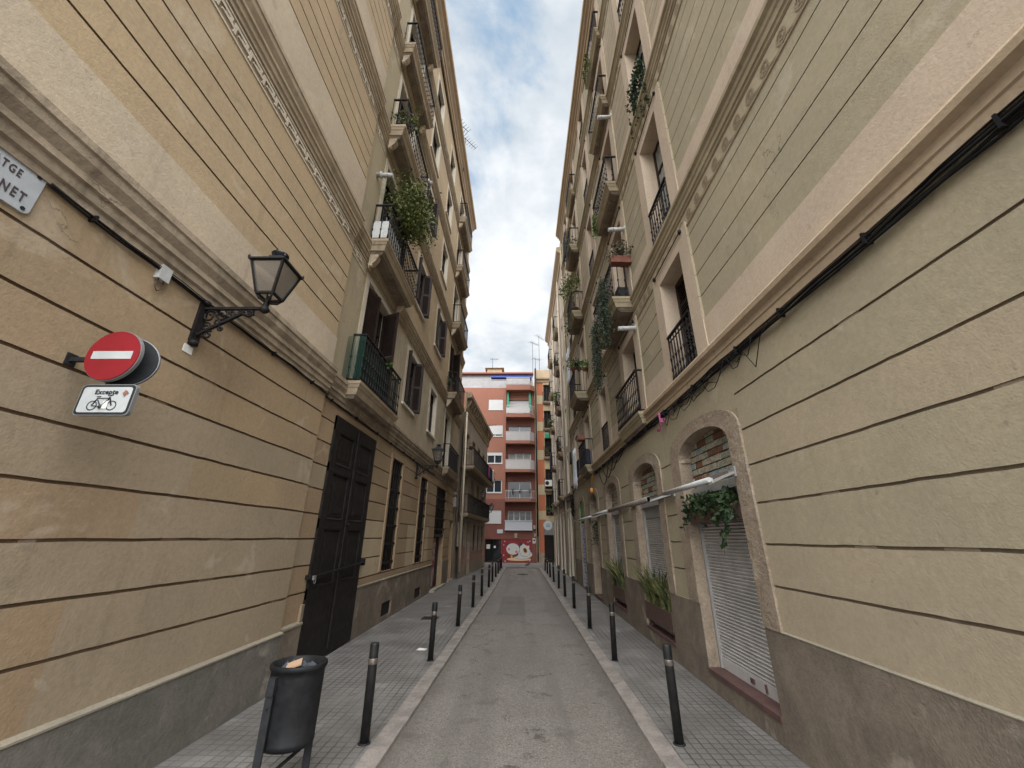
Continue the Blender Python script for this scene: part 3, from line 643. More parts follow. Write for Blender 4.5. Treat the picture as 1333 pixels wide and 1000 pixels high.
# barred ground-floor windows
for (a, b, z0, z1) in ((10.26,11.24,1.12,3.83),(13.45,14.45,1.12,3.80)):
    w = window(L1, a, b, z0, z1, -.16, ob, frame='dark_wood', glass='interior_dark', bars=(1,0))
    mb = MB(L1)
    for k in range(6): z = z0+.18+(z1-z0-.3)*k/5.6; mb.box(a, b, -.10, -.075, z-.03, z+.03)
    for k in range(5): u = a+(b-a)*(k+.5)/5; mb.tube([(u,-.088,z0),(u,-.088,z1)], .011, 6)
    mb.build('window_bars', 'iron', w)
    mb = MB(L1)
    for (x0, x1, y0, y1) in ((a-.10,a,z0,z1+.10),(b,b+.16,z0,z1+.10),(a,b,z1,z1+.10)): mb.box(x0, x1, REC, REC+.03, y0, y1)
    mb.build('window_surround', 'ochre_tan', w)
# shop door with a barred fanlight and a painted leaf
w = window(L1, 16.25, 18.35, 2.0, 3.83, -.16, ob, frame='dark_wood', glass='interior_dark', bars=(1,0), name='fanlight')
mb = MB(L1)
for k in range(4): z = 2.2+.4*k; mb.box(16.25, 18.35, -.10, -.075, z-.03, z+.03)
for k in range(8): u = 16.3+2.*(k+.5)/8; mb.tube([(u,-.088,2.05),(u,-.088,3.83)], .011, 6)
mb.build('window_bars', 'iron', w)
mb = MB(L1); mb.box(16.25, 18.35, -.299, -.27, .05, 1.9); mb.box(16.25, 18.35, -.2, -.1, 1.9, 2.0); sd = mb.build('shop_door', 'interior_dark', ob)
mb = MB(L1); mb.box(16.3, 17.1, -.26, -.15, .12, 1.85); mb.build('painted_leaf', 'red_white_art', sd)
mb = MB(L1); mb.box(16.1, 18.5, REC, .10, 0, .07); mb.box(19.7, 20.9, REC, .04, 0, .05); mb.build('door_step', 'ledge_pale', ob)
mb = MB(L1); mb.box(19.85, 20.75, -.299, -.25, .02, 2.6); mb.build('side_door', 'ochre_tan', ob)
# ------------------------------------------------------------------ lower house beyond it
L2 = Fr((-3.05,21.02,0), (.55,9.1,0), (9.1,-.55,0)); L2n = 9.12
hb = thing('pink_based_house', (-2.9, 25, 0), 'low two-floor house with pink base, long iron balconies and bracketed eaves beyond the ochre building', 'building')
o2 = [(.35,1.35,1.45,2.6,-.2),(2.0,3.0,0,2.6,-.25),(4.0,4.9,1.1,2.6,-.2),(5.6,6.4,1.1,2.6,-.2),(7.2,7.9,1.1,2.6,-.2),(8.25,8.6,.15,1.2,-.15)]
up2 = [(.7+2.0*k,1.6+2.0*k,3.05,4.95,-.25) for k in range(4)]+[(.7+2.0*k,1.6+2.0*k,5.45,7.35,-.25) for k in range(4)]
def l2_fn(u, z):
    for o in o2+up2:
        if within(u, z, o): return (o[4], 2)
    for o in o2+up2:
        if within(u, z, (o[0]-.12, o[1]+.12, o[2]-.02, o[3]+.12)): return (.025, 2)
    if z < .55: return (.03, 3)
    if z < 1.4: return (0, 1)
    return (0, 0)
us2 = [0, L2n]+[o[k]+s for o in o2+up2 for k, s in ((0,0),(1,0),(0,-.12),(1,.12))]; zs2 = [0,.55,1.4,9.0]+[o[k]+s for o in o2+up2 for k, s in ((2,0),(3,0),(3,.12),(2,-.02)) if o[k]+s >= 0]
relief(L2, [u for u in us2 if 0 <= u <= L2n], zs2, l2_fn).build('wall', ['grey_stucco','pink_base','arch_stone','ledge_pale'], hb)
mb = MB(L2); mb.box(0, L2n, -6, -.3, 0, 9.0); mb.build('side_wall', 'pale_stucco', hb)
for o in o2[:5]:
    w = window(L2, o[0], o[1], o[2]+.02, o[3], -.17, hb, frame='dark_wood', bars=(1,1), name='door' if o[2] == 0 else 'window')
    if o[2]:
        mb = MB(L2)
        for k in range(5): u = o[0]+(o[1]-o[0])*(k+.5)/5; mb.tube([(u,-.05,o[2]),(u,-.05,o[3])], .012, 5)
        mb.build('window_bars', 'iron', w)
for o in up2: window(L2, o[0], o[1], o[2], o[3], -.2, hb, frame='shutter_brown', bars=(1,1), name='balcony_door')
for z, d in ((3.05, .40), (5.45, .62)):
    s = slab(L2, .15, 8.5, z, d, ['moulding_cream', 'soffit'], hb, .2); railing(L2, .15, 8.5, z, d, .95, .13, False, 'iron', s)
mb = MB(L2); pr = [(-.02,8.4),(.05,8.4),(.06,8.55),(.10,8.6),(.10,9.2),(.36,9.24),(.38,9.42),(.34,9.5),(-.02,9.55)]; mb.sweep(pr, -.1, L2n+.3); cn = mb.build('cornice', 'moulding_cream', hb)
for k in range(15): bracket(L2, .35+k*.62, 9.23, .34, .16, .5, 'moulding_cream', hb)
mb = MB(L2); mb.tube([(.12,.09,.3),(.12,.09,8.4)], .05, 8); mb.build('drainpipe', 'pale_stucco', hb)
# ------------------------------------------------------------------ grey-green building on the right
R1 = Fr((2.62,0,0), (0,1,0), (-1,0,0)); RS = .1; RE = 20.1
rb = thing('sage_building', (2.62, 8, 0), 'tall grey-green stucco building with pinkish trim, arched shop openings and iron balconies on the right', 'building')
RF = [4.3, 7.04, 10.57, 13.95, 17.2]; RT = [6.26, 9.62, 13.03, 16.35, 19.2]; REAVE = 19.75
arch = [(4.9,6.52,.25,.0),(7.75,9.34,.26,0),(10.95,12.42,.26,0),(14.0,15.4,.10,0),(17.0,18.1,.05,0)]
CR = 3.38; SPR = 3.04
a_ops = [(a,b,z,CR,-.21 if i < 3 else -.3) for i, (a, b, z, _) in enumerate(arch)]
cols = [(5.25,6.2),(8.07,9.1),(11.3,12.15),(14.4,15.4),(17.4,18.3)]
r_up = [(a,b,F0,RT[i],-.3) for i, F0 in enumerate(RF) for a, b in cols]
gr = [1.45, 1.85, 2.27, 2.69, 3.10, 3.55]
gu = [F0+.5+.37*k for i, F0 in enumerate(RF) for k in range(1, 9) if F0+.5+.37*k < ((RF+[19.9])[i+1]-.70)]
us = [RS, 4.6, RE]+lin(.3, 9, 88)+lin(9.3, 20, 28); zs = [0,1.03,4.02,4.3,4.82,REAVE]+[q+s*.0115 for q in gr for s in (-1,1)]+[q+s*.008 for q in gu for s in (-1,1)]
for o in a_ops+r_up: us += [o[0],o[1]]; zs += [o[2],o[3]]
for o in r_up: us += [o[0]-.33,o[1]+.32]; zs += [o[3]+.30]
for F0 in RF: zs += [F0-.60, F0-.29, F0, F0+.5]
for a, b, z, _ in arch: us += [a-.30, b+.36]
def r_fn(u, z):
    for o in a_ops+r_up:
        if within(u, z, o): return (o[4], 3 if o in r_up else 6)
    if z < 1.03: return (.02, 4)
    if z < 4.02:
        if u > 4.6 and z < 3.3:
            for a, b, _, _ in arch:
                if a-.30 < u < b+.36: return (0, 6)
        for q in gr:
            if abs(z-q) < .0115 and (u < 4.6 or q < 3.4): return (-(.018 if mnoise.noise(Vector((u*2.3, q*9, 5))) < .42 else .007), 2)
        return (0, 5 if (u < 4.6 and sum(z > q for q in gr) in (0, 1, 4)) else 0)
    if z < 4.3: return (.0, 7)
    for i, F0 in enumerate(RF):
        for a, b in cols:
            if a-.33 < u < b+.32 and F0 < z < RT[i]+.30: return (.035, 3)
        if F0 < z < F0+.5: return (.02, 3)
        if i and F0-.60 < z < F0-.29: return (.004, 8)
    for q in gu:
        if abs(z-q) < .008: return (-.012, 2)
    return (0, 5 if z > 10.6 else 0)
relief(R1, us, zs, r_fn, jit=.005).build('wall', ['sage','trim_sage','sage_groove','trim_pink','plinth_brown','sage_warm','arch_stone','cornice_tan','frieze_soft'], rb)
mb = MB(R1); mb.box(RS, RE, -6, -.35, 0, REAVE-.31); mb.box(RS-.02, RS-.001, -6, 0, 0, REAVE-.31); mb.build('side_wall', 'pale_stucco', rb)
mb = MB(R1); mb.sweep([(.0,1.03),(.024,1.03),(.024,1.036),(0,1.045)], RS, 4.6); mb.build('plinth_ledge', 'ledge_pale', rb)
for i, F0 in enumerate(RF):
    mb = MB(R1)
    if i == 0: pr = [(-.02,4.04),(.04,4.04),(.045,4.12),(.06,4.13),(.06,4.20),(.12,4.22),(.13,4.27),(.115,4.30),(-.02,4.33)]
    else: pr = [(-.02,F0-.29),(.02,F0-.29),(.025,F0-.25),(.045,F0-.24),(.05,F0-.17),(.07,F0-.15),(.075,F0-.09),(.115,F0-.07),(.12,F0-.02),(.105,F0),(-.02,F0+.025)]
    mb.sweep(pr, RS-.05, RE, seg=20); mb.build('moulding', 'cornice_tan' if i == 0 else 'trim_sage', rb)
    if i:                                                       # running-scroll band
        mb = MB(R1); z0, hh = F0-.59, .29; P = .29; u = .3
        mb.box(RS, RE, .004, .014, z0, z0+.014); mb.box(RS, RE, .004, .014, z0+hh-.012, z0+hh)
        while u < RE-.3:
            c = (u+.13, z0+hh*.5); pts = []
            for k in range(18):
                a_ = -2.2+k*.62; r_ = .092-.0043*k; pts.append((c[0]+r_*math.cos(a_), c[1]+r_*math.sin(a_)*.95))
            pts = [(u-.13, z0+.035),(u-.04, z0+.03)]+pts
            for (a, b) in zip(pts, pts[1:]):
                dx, dz = b[0]-a[0], b[1]-a[1]; L = math.hypot(dx, dz) or 1; nx, nz_ = -dz/L*.013, dx/L*.013
                mb.poly([(a[0]-nx,.013,a[1]-nz_),(b[0]-nx,.013,b[1]-nz_),(b[0]+nx,.013,b[1]+nz_),(a[0]+nx,.013,a[1]+nz_)])
            u += P
        mb.build('scroll_frieze', 'frieze_line', rb)
pr = [(-.02,REAVE-.6),(.04,REAVE-.6),(.05,REAVE-.5),(.08,REAVE-.48),(.08,REAVE-.3),(.14,REAVE-.27),(.15,REAVE-.14),(.24,REAVE-.1),(.25,REAVE),(.33,REAVE+.03),(.34,REAVE+.2),(.31,REAVE+.25),(-.02,REAVE+.34)]
mb = MB(R1); mb.sweep(pr, RS-.3, RE, seg=6); mb.box(RS-.28, RE, -6, -.02, REAVE-.3, REAVE+.3); mb.build('cornice', 'cornice_tan', rb)
def arc(a, b, zs_, rise, n=20): return [((a+b)/2-(b-a)/2*math.cos(math.pi*k/n), zs_+rise*math.sin(math.pi*k/n)**.85) for k in range(n+1)]
for i, (a, b, z, _) in enumerate(arch):
    inn = arc(a, b, SPR, CR-.003-SPR); out = arc(a-.30, b+.36, 3.16, .40)
    mb = MB(R1)                                                # stone surround: jambs and arch, standing proud of the wall
    d1 = .028
    mb.box(a-.30, a, .001, d1, 1.03, SPR); mb.box(b, b+.36, .001, d1, 1.03, SPR)
    if i == 0: mb.box(a-.30, a, -.21, 0, .26, 1.03)
    ring = list(zip(inn, out))
    for (p, q), (p2, q2) in zip(ring, ring[1:]):
        mb.hexa([(p[0],-.0,p[1]),(p2[0],0,p2[1]),(p2[0],d1,p2[1]),(p[0],d1,p[1]),(q[0],0,q[1]),(q2[0],0,q2[1]),(q2[0],d1,q2[1]),(q[0],d1,q[1])])
    mb.poly([(a-.30,d1-.001,SPR-.001),(a,d1-.001,SPR-.001),(a-.30,d1-.001,3.162)]); mb.poly([(b+.36,d1-.001,SPR-.001),(b+.36,d1-.001,3.162),(b,d1-.001,SPR-.001)])
    mb.poly([(a-.30,.0,SPR),(a-.30,.0,3.16),(a-.30,d1,3.16),(a-.30,d1,SPR)]); mb.poly([(b+.36,.0,SPR),(b+.36,.0,3.16),(b+.36,d1,3.16),(b+.36,d1,SPR)])
    # moulded inner edge and the soffit of the arch
    for (p, p2) in zip(inn, inn[1:]):
        q = [((x[0]-(a+b)/2)*.965+(a+b)/2, SPR+(x[1]-SPR)*.95) for x in (p, p2)]
        mb.poly([(p[0],d1,p[1]),(p2[0],d1,p2[1]),(q[1][0],-.04,q[1][1]),(q[0][0],-.04,q[0][1])]); mb.poly([(q[0][0],-.04,q[0][1]),(q[1][0],-.04,q[1][1]),(q[1][0],-.3,q[1][1]),(q[0][0],-.3,q[0][1])])
    # wall above the arch inside the square opening
    for (p, p2) in zip(inn, inn[1:]): mb.hexa([(p[0],-.2,p[1]+.012),(p2[0],-.2,p2[1]+.012),(p2[0],-.02,p2[1]+.012),(p[0],-.02,p[1]+.012),(p[0],-.2,CR),(p2[0],-.2,CR),(p2[0],-.02,CR),(p[0],-.02,CR)])
    mb.build('arch_surround', 'arch_stone', rb)
    if i < 3:
        mb = MB(R1); mb.box(a, b, -.209, -.168, 2.62, CR, 0); rq = random.Random(40+i); zq, row = 2.63, 0
        while zq < CR:
            hh = rq.uniform(.085,.11); u = a-rq.uniform(0,.2)
            while u < b:
                w_ = rq.uniform(.2,.34); mi = rq.choice((1,2,2,3,4,5,5,5)); dd_ = rq.uniform(-.006,.008)
                x0, x1 = max(a+.005,u), min(b-.005,u+w_-.012)
                if x1-x0 > .03: mb.hexa([(x0,-.168,zq+rq.uniform(0,.006)),(x1,-.168,zq+rq.uniform(0,.006)),(x1,-.152+dd_,zq+rq.uniform(0,.006)),(x0,-.152+dd_,zq+rq.uniform(0,.006)),(x0,-.168,zq+hh-.012),(x1,-.168,zq+hh-.012+rq.uniform(-.006,.004)),(x1,-.155+dd_,zq+hh-.014),(x0,-.155+dd_,zq+hh-.012)], mi)
                u += w_
            zq += hh; row += 1
        mb.build('brick_infill', ['joint_dark','brick_clay','brick_green','brick_blue','brick_bare','brick_cream'], rb)
        s = MB(R1); s.box(a+.02, b-.02, -.209, -.17, 2.30, 2.62); s.box(a+.02, b-.02, -.17, -.10, 2.52, 2.62); so = s.build('shutter_box', 'box_grey', rb)
        s = MB(R1); q = z+.14; s.box(a+.03, b-.03, -.2, -.155, z+.01, q)
        while q < 2.29:
            h = .042; s.hexa([(a+.05,-.2,q),(b-.05,-.2,q),(b-.05,-.180,q),(a+.05,-.180,q),(a+.05,-.2,q+h),(b-.05,-.2,q+h),(b-.05,-.160,q+h*.6),(a+.05,-.160,q+h*.6)]); q += h
        sh = s.build('roller_shutter', 'shutter_metal', rb)
        for q in (a+.005, b-.05): s = MB(R1); s.box(q, q+.045, -.2, -.13, z+.01, 2.5); s.build('guide_rail', 'box_grey', sh)
        if i == 0:
            s = MB(R1); s.box((a+b)/2-.04, (a+b)/2+.04, -.154, -.14, z+.05, z+.1); s.box((a+b)/2-.3, (a+b)/2-.27, -.154, -.14, z+.04, z+.12); s.build('handle', 'step_red', sh)
    else:
        w = window(R1, a, b, z+.02, 2.55, -.25, rb, frame='dark_wood', glass='interior_dark', bars=(1,1), name='door')
        if i == 3: mb = MB(R1); mb.box(a, b, -.299, -.25, 2.55, CR); mb.build('fanlight', 'dark_glass', rb)
        else:
            mb = MB(R1); mb.box(a, b, -.10, -.015, 2.55, CR-.03); mb.build('fanlight', 'green_board', rb)
            mb = MB(R1); mb.box(a+.08, b-.12, -.08, -.012, .1, 2.45); pl = mb.build('tiled_panel', 'sign_white', rb)
            mb = MB(R1); r_ = random.Random(3); zq = .2
            while zq < 2.4:                                   # blue lettering-like tile pattern filling the panel
                u = a+.1
                while u < b-.24:
                    if r_.random() < .7: mb.box(u, u+r_.uniform(.05,.11), -.0119, -.008, zq, zq+r_.uniform(.04,.1))
                    u += .13
                zq += .125
            mb.build('blue_pattern', 'blue_ink', pl)
    mb = MB(R1); mb.box(a+.001, b-.001, -.209, .035 if i == 0 else .03, z-.045, z+.005); mb.build('door_step' if i in (0,3,4) else 'sill', 'step_red', rb)
for i, F0 in enumerate(RF):
    for k, (a, b) in enumerate(cols):
        w = window(R1, a, b, F0, RT[i], -.27, rb, frame='shutter_brown', bars=(1,1), name='balcony_door', curtain=.35 if (i, k) in ((1,0),(2,0),(3,1)) else None)
        if (i, k) in ((0,0),):
            s = MB(R1); shutter_leaf(s, (a+.01,-.24), 0, (b-a)/2-.01, F0+.02, RT[i]-.02); shutter_leaf(s, ((a+b)/2,-.24), 0, (b-a)/2-.01, F0+.02, RT[i]-.02); s.build('shutter', 'shutter_brown', w)
        if k in (0, 2, 4):
            railing(R1, a-.02, b+.02, F0, .09, .85 if k == 0 else .8, .10, k == 0, 'iron', w, sides=False)
        mb = MB(R1); mb.tube([(a-.16,.055,RT[i]+.24),(b+.16,.055,RT[i]+.24)], .011, 6); mb.lathe((a-.16,.05,RT[i]+.24),[(.03,-.03),(.03,.03)],8); mb.lathe((b+.16,.05,RT[i]+.24),[(.03,-.03),(.03,.03)],8); mb.build('blind_rod', 'iron', w)
bd = [.22,.52,.38,.30,.24]; dd = [.32,.56,.5,.44,.28]
for i, F0 in enumerate(RF):
    balcony(R1, 7.72, 10.05 if i == 1 else 9.6, F0+.01, bd[i], ['trim_sage','soffit'], rb, th=.28, h=.93, step=.13, collar=i < 3)
    balcony(R1, 14.0, 15.75, F0+.01, dd[i], ['trim_sage','soffit'], rb, th=.28, h=.93, step=.13, collar=False)
# ------------------------------------------------------------------ pinkish building after it
R2 = Fr((2.60,RE+.02,0), (0,1,0), (-1,0,0)); R2n = 12.0
pb = thing('pinkish_building', (2.6, 26, 0), 'narrow-bayed pinkish stucco building with many small balconies beyond the grey-green one', 'building')
PF = [4.1, 6.6, 9.4, 12.1, 14.8]; PT = [6.05, 8.7, 11.4, 14.1, 16.7]
pc = [(1.0,1.7),(3.3,4.1),(5.6,6.3),(8.2,9.0),(10.3,11.0)]
p_ops = [(.55,1.3,.05,3.2,-.3),(1.9,2.7,.05,3.2,-.3),(4.2,4.9,.05,3.2,-.3),(6.1,6.8,.05,3.2,-.3),(8.4,9.1,.05,3.2,-.3),(10.2,10.9,.05,3.2,-.3)]
p_up = [(a,b,F0,PT[i],-.25) for i, F0 in enumerate(PF) for a, b in pc]
us = [0,R2n]; zs = [0,.8,3.75,18.6]
for o in p_ops+p_up: us += [o[0],o[1],o[0]-.13,o[1]+.13]; zs += [o[2],o[3],o[3]+.13]
def p_fn(u, z):
    for o in p_ops+p_up:
        if within(u, z, o): return (o[4], 1)
    for o in p_ops+p_up:
        if within(u, z, (o[0]-.13,o[1]+.13,o[2],o[3]+.13)): return (.025, 1)
    return (.02, 2) if z < .8 else (0, 0 if z > 3.75 else 3)
relief(R2, us, zs, p_fn).build('wall', ['pink_stucco','reveal_white','ledge_pale','arch_stone'], pb)
mb = MB(R2); mb.box(0, R2n, -6, -.31, 0, 18.6); mb.build('side_wall', 'pale_stucco', pb)
for o in p_ops+p_up: window(R2, o[0], o[1], o[2], o[3], -.2, pb, frame='shutter_brown' if o in p_up else 'dark_wood', bars=(1,1), name='balcony_door' if o in p_up else 'door')
mb = MB(R2); mb.sweep([(-.02,3.72),(.05,3.72),(.06,3.85),(.12,3.9),(.13,4.0),(-.02,4.04)], 0, R2n); mb.build('moulding', 'soffit', pb)
mb = MB(R2); mb.sweep([(-.02,18.2),(.06,18.2),(.08,18.5),(.2,18.6),(.30,18.7),(.31,18.95),(-.02,19.05)], -.0, R2n+.3); mb.build('cornice', 'cornice_tan', pb)
for i, F0 in enumerate(PF):
    for k in (1, 3):
        a, b = pc[k]; s = balcony(R2, a-.35, b+.35, F0, .36, ['moulding_cream','soffit'], pb, th=.26, h=.93, step=.12, collar=False)
for u in (2.6, 7.2): mb = MB(R2); mb.tube([(u,.07,.2),(u,.07,18.2)], .05, 8); mb.build('drainpipe', 'pale_stucco', pb)
mb = MB(R1); mb.tube([(RE-.12,.08,.1),(RE-.12,.08,19.1)], .05, 8); mb.build('drainpipe', 'trim_sage', rb)
# ------------------------------------------------------------------ red apartment block closing the lane
E1 = Fr((.10,34.7,0), (1,0,0), (0,-1,0))
ab = thing('red_apartment_block', (-1, 34.7, 0), 'red apartment block with white balconies and a cat mural closing the lane', 'building')
wl = [(-3.0,-1.65,12.84,13.85),(-3.0,-1.65,10.35,11.38),(-3.0,-1.65,7.92,8.9),(-3.0,-1.65,5.44,6.5),(-3.0,-1.67,3.0,4.0)]
bw = [(-1.12,.88,12.3,13.85),(-1.12,.88,9.86,11.36),(-1.12,.88,7.36,8.9),(-1.12,.88,4.92,6.45),(-1.12,.86,3.15,3.99)]
gf = [(-2.95,-1.66,0.02,1.75),(-1.63,.88,.02,1.74)]
e_ops = [(*o,-.14) for o in wl]+[(*o,-.5) for o in bw]+[(*gf[0],-.3),(*gf[1],-.06)]
us = [-9,-1.36,1.24]; zs = [0,2.46,15.0]
for o in e_ops: us += [o[0],o[1]]; zs += [o[2],o[3]]
def e_fn(u, z):
    for o in e_ops:
        if within(u, z, o): return (o[4], 1)
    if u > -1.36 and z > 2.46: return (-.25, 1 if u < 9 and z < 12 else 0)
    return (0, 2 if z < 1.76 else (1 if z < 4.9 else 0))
relief(E1, us, zs, e_fn).build('wall', ['brick_red','brick_red_dark','brick_red_dark'], ab)
mb = MB(E1); mb.box(-9, 1.24, -9, -.6, 0, 15.0); mb.build('side_wall', 'brick_red', ab)
for i, o in enumerate(wl):
    w = window(E1, o[0], o[1], o[2], o[3], -.08, ab, frame='white_frame', glass='pane_glass', bars=(1,0), curtain=.0 if i in (2,) else None, fw=.07)
    if i in (0, 1, 4): mb = MB(E1); mb.box(o[0]+.02, o[1]-.02, -.05, -.02, o[2]+(.0 if i != 1 else .18), o[3]); mb.build('roller_blind', 'blind_white', w)
    if i == 2: mb = MB(E1); mb.box(o[0]+.02, o[1]-.02, -.05, -.02, o[3]-.28, o[3]); mb.build('roller_blind', 'blind_white', w)
    mb = MB(E1); mb.box(o[0]-.03, o[1]+.03, -.1, .04, o[2]-.05, o[2]); mb.build('sill', 'white_frame', w)
for i, o in enumerate(bw):
    w = window(E1, o[0], o[1], o[2], o[3], -.42, ab, frame='white_frame', glass='pane_glass', bars=((1,1,2,1,3)[i],0), name='window' if i == 4 else 'glass_door', curtain=(None,.0,.1,None,.5)[i], fw=.07, cmat='curtain_teal' if i == 1 else 'curtain')
    if i == 0: mb = MB(E1); mb.box(o[0]+.04, o[1]-.04, -.39, -.36, o[2]+.3, o[3]); mb.build('roller_blind', 'blind_white', w)
slabs = [(12.0,12.3),(9.59,9.86),(7.12,7.36),(4.67,4.92)]
bt = [13.14,10.65,8.15,5.6]
for i, (z0, z1) in enumerate(slabs):
    D = .55; X0, X1 = -1.36, 1.22
    s = MB(E1); s.prism([(X0,-.3),(X1,-.3),(X1,.1),(X1-.42,D),(X0,D)], z0, z1); so = s.build('balcony', 'brick_red', ab)
    r_ = MB(E1); t = .03; zb, zt = z1+.0, bt[i]
    def seg(p, q, a, b, rr): rr.hexa([(p[0],p[1],a),(q[0],q[1],a),(q[0],q[1]-t,a),(p[0],p[1]-t,a),(p[0],p[1],b),(q[0],q[1],b),(q[0],q[1]-t,b),(p[0],p[1]-t,b)])
    path = [(X0+.02,-.2),(X0+.021,D-.03),(X1-.43,D-.03),(X1-.03,.08)]
    if i in (0, 3):
        for p, q in zip(path, path[1:]):
            seg(p, q, zt-.05, zt, r_); seg(p, q, zb+.05, zb+.08, r_)
            n = max(1, int(math.dist(p, q)/.1))
            for k in range(n): x, y = p[0]+(q[0]-p[0])*k/n, p[1]+(q[1]-p[1])*k/n; r_.box(x-.008, x+.008, y-.02, y-.004, zb+.05, zt)
        r_.build('railing', 'rail_white', so)
        if i == 0: c = MB(E1); [seg(p, q, zb+.1, zt-.25, c) for p, q in zip(path[1:2], path[2:3])]; c.build('railing_screen', 'rail_white', so)
    else:
        for p, q in zip(path, path[1:]): seg(p, q, zb-.0, zt, r_)
        rr = r_.build('parapet', 'rail_white' if i == 2 else 'rail_grey', so)
        c = MB(E1)
        for k in range(28): x = X0+.05+k*.075; c.box(x, x+.03, D-.03, D-.02, zb+.03, zt-.04)
        c.box(X0, X1-.42, D-.07, D-.01, zt, zt+.04); c.build('slat', 'rail_white', rr)
s = MB(E1); s.box(-1.34, .90, -.24, .12, 2.46, 3.17); so = s.build('balcony', 'balcony_blue', ab)
c = MB(E1)
for k in range(30): x = -1.32+k*.074; c.box(x, x+.035, .12, .132, 2.50, 3.12)
c.box(-1.37, .93, .05, .16, 3.17, 3.22); c.box(-1.37, .93, .05, .16, 2.44, 2.50); c.build('slat', 'white_frame', so)
# top terrace, set-back penthouse and roof
mb = MB(E1); mb.prism([(-1.37,-.6),(1.24,-.6),(1.24,.1),(.84,.55),(-1.37,.55)], 14.61, 15.1); mb.build('terrace_fascia', 'brick_red', ab)
mb = MB(E1)
for x0, x1, d in ((-9,-1.40,-.06),(-1.35,.84,.5)):
    mb.box(x0, x1, d-.03, d, 15.1 if x0 > -5 else 15.0, 15.14); mb.box(x0, x1, d-.03, d, 15.80, 15.86); mb.box(x0, x1, d-.018, d-.01, 15.2, 15.75)
    n = int((x1-x0)/.12)
    for k in range(n+1): x = x0+(x1-x0)*k/n; mb.box(x-.01, x+.01, d-.03, d+.005, 15.0, 15.86)
mb.build('terrace_railing', 'rail_grey', ab)
mb = MB(E1); mb.box(-9, 1.22, -4, -1.6, 15.0, 16.95); ph = mb.build('penthouse', 'white_paint', ab)
mb = MB(E1); mb.box(-2.9, 1.05, -1.6, -.75, 16.38, 16.48); mb.build('awning', 'blue_awning', ph)
mb = MB(E1); mb.box(-3.9, -2.9, -1.6, -1.52, 15.4, 16.5); mb.box(-2.2,-1.4,-1.6,-1.52,15.4,16.2); mb.build('window', 'box_grey', ph)
mb = MB(E1); mb.box(-9, 1.24, -5, -1.2, 16.95, 17.05); mb.hexa([(-9,-1.2,17.05),(1.24,-1.2,17.05),(1.24,-5,17.05),(-9,-5,17.05),(-9,-1.4,17.2),(1.24,-1.4,17.2),(1.24,-4,17.5),(-9,-4,17.5)]); mb.build('roof', 'terracotta', ab)
mb = MB(E1); mb.box(-3.4, -1.9, -3.5, -1.8, 17.1, 17.75); mb.box(-3.6, -1.7, -3.7, -1.6, 17.75, 17.82); mb.build('roof_shed', 'cream_paint', ab)
for x in (-1.3, .72): mb = MB(E1); mb.hexa([(x,.0,12.6),(x+.2,.0,12.6),(x+.22,.3,12.6),(x+.0,.3,12.6),(x,-.1,14.55),(x+.16,-.1,14.55),(x+.16,.1,14.55),(x,.1,14.55)]); mb.build('folded_awning', 'green_awning', ab)
# glazed entrance and the mural on the garage shutter
w = window(E1, -2.95, -1.66, .02, 1.75, -.2, ab, frame='iron', glass='dark_glass', bars=(1,1), name='door')
boxes('notice', E1, [(-2.85,-2.55,-.21,-.17,1.02,1.35),(-2.25,-2.08,-.21,-.17,1.08,1.24)], 'paper', w)
mb = MB(E1); mb.box(-1.63, .88, -.055, -.03, .02, 1.74); mur = mb.build('mural', 'red_panel', ab)
def disc(cx, cz, rx, rz, d, m_, nm='mural_shape', par=mur, rot=0, n=26, a0=0, a1=2*math.pi):
    mb = MB(E1); pts = []
    for k in range(n):
        a = a0+(a1-a0)*k/(n if a1-a0 > 6.2 else n-1); x, z = rx*math.cos(a), rz*math.sin(a); pts.append((cx+x*math.cos(rot)-z*math.sin(rot), cz+x*math.sin(rot)+z*math.cos(rot)))
    mb.plate(pts, -.0301, d); return mb.build(nm, m_, par)
disc(-.18, .26, .98, .12, -.0290, 'cat_tan')
disc(.05, .62, .86, .36, -.0284, 'sign_black'); disc(.05, .62, .84, .34, -.0280, 'cat_white')
disc(.30, .95, .46, .52, -.0276, 'sign_black'); disc(.30, .95, .44, .50, -.0272, 'cat_white')
disc(.32, .92, .17, .24, -.0264, 'cat_orange', rot=.5); disc(.32, .92, .12, .18, -.0258, 'sign_black', rot=.5)
disc(.38, 1.42, .26, .11, -.0262, 'red_panel', rot=-.5); disc(.72, 1.08, .08, .16, -.0262, 'red_panel')
disc(-.02, 1.40, .13, .13, -.0260, 'sign_black'); disc(-1.04, 1.3, .12, .12, -.0260, 'sign_black')
disc(-.72, .62, .48, .2, -.0256, 'sign_black'); disc(-.72, .68, .5, .2, -.0254, 'red_panel')
disc(-.68, 1.02, .55, .45, -.0250, 'sign_black'); disc(-.68, 1.02, .53, .43, -.0246, 'cat_white')
disc(-1.0, 1.0, .09, .10, -.0238, 'cat_pink'); disc(-.40, .82, .09, .10, -.0238, 'cat_pink'); disc(-.78, .46, .09, .10, -.0238, 'cat_orange')
mb = MB(E1)
for cx, cz, rx, a0, a1 in ((-.88,1.13,.10,.3,2.8),(-.48,1.04,.10,.1,2.6),(-.70,.90,.07,3.3,6.1),(-.35,.36,.18,.4,2.7),(.15,.40,.2,.4,2.7)):
    P_ = [(cx+rx*math.cos(a0+(a1-a0)*k/8), -.0238, cz+rx*.7*math.sin(a0+(a1-a0)*k/8)) for k in range(9)]
    for p, q in zip(P_, P_[1:]): mb.bar(p, q, .018, .004)
mb.build('mural_line', 'sign_black', mur)
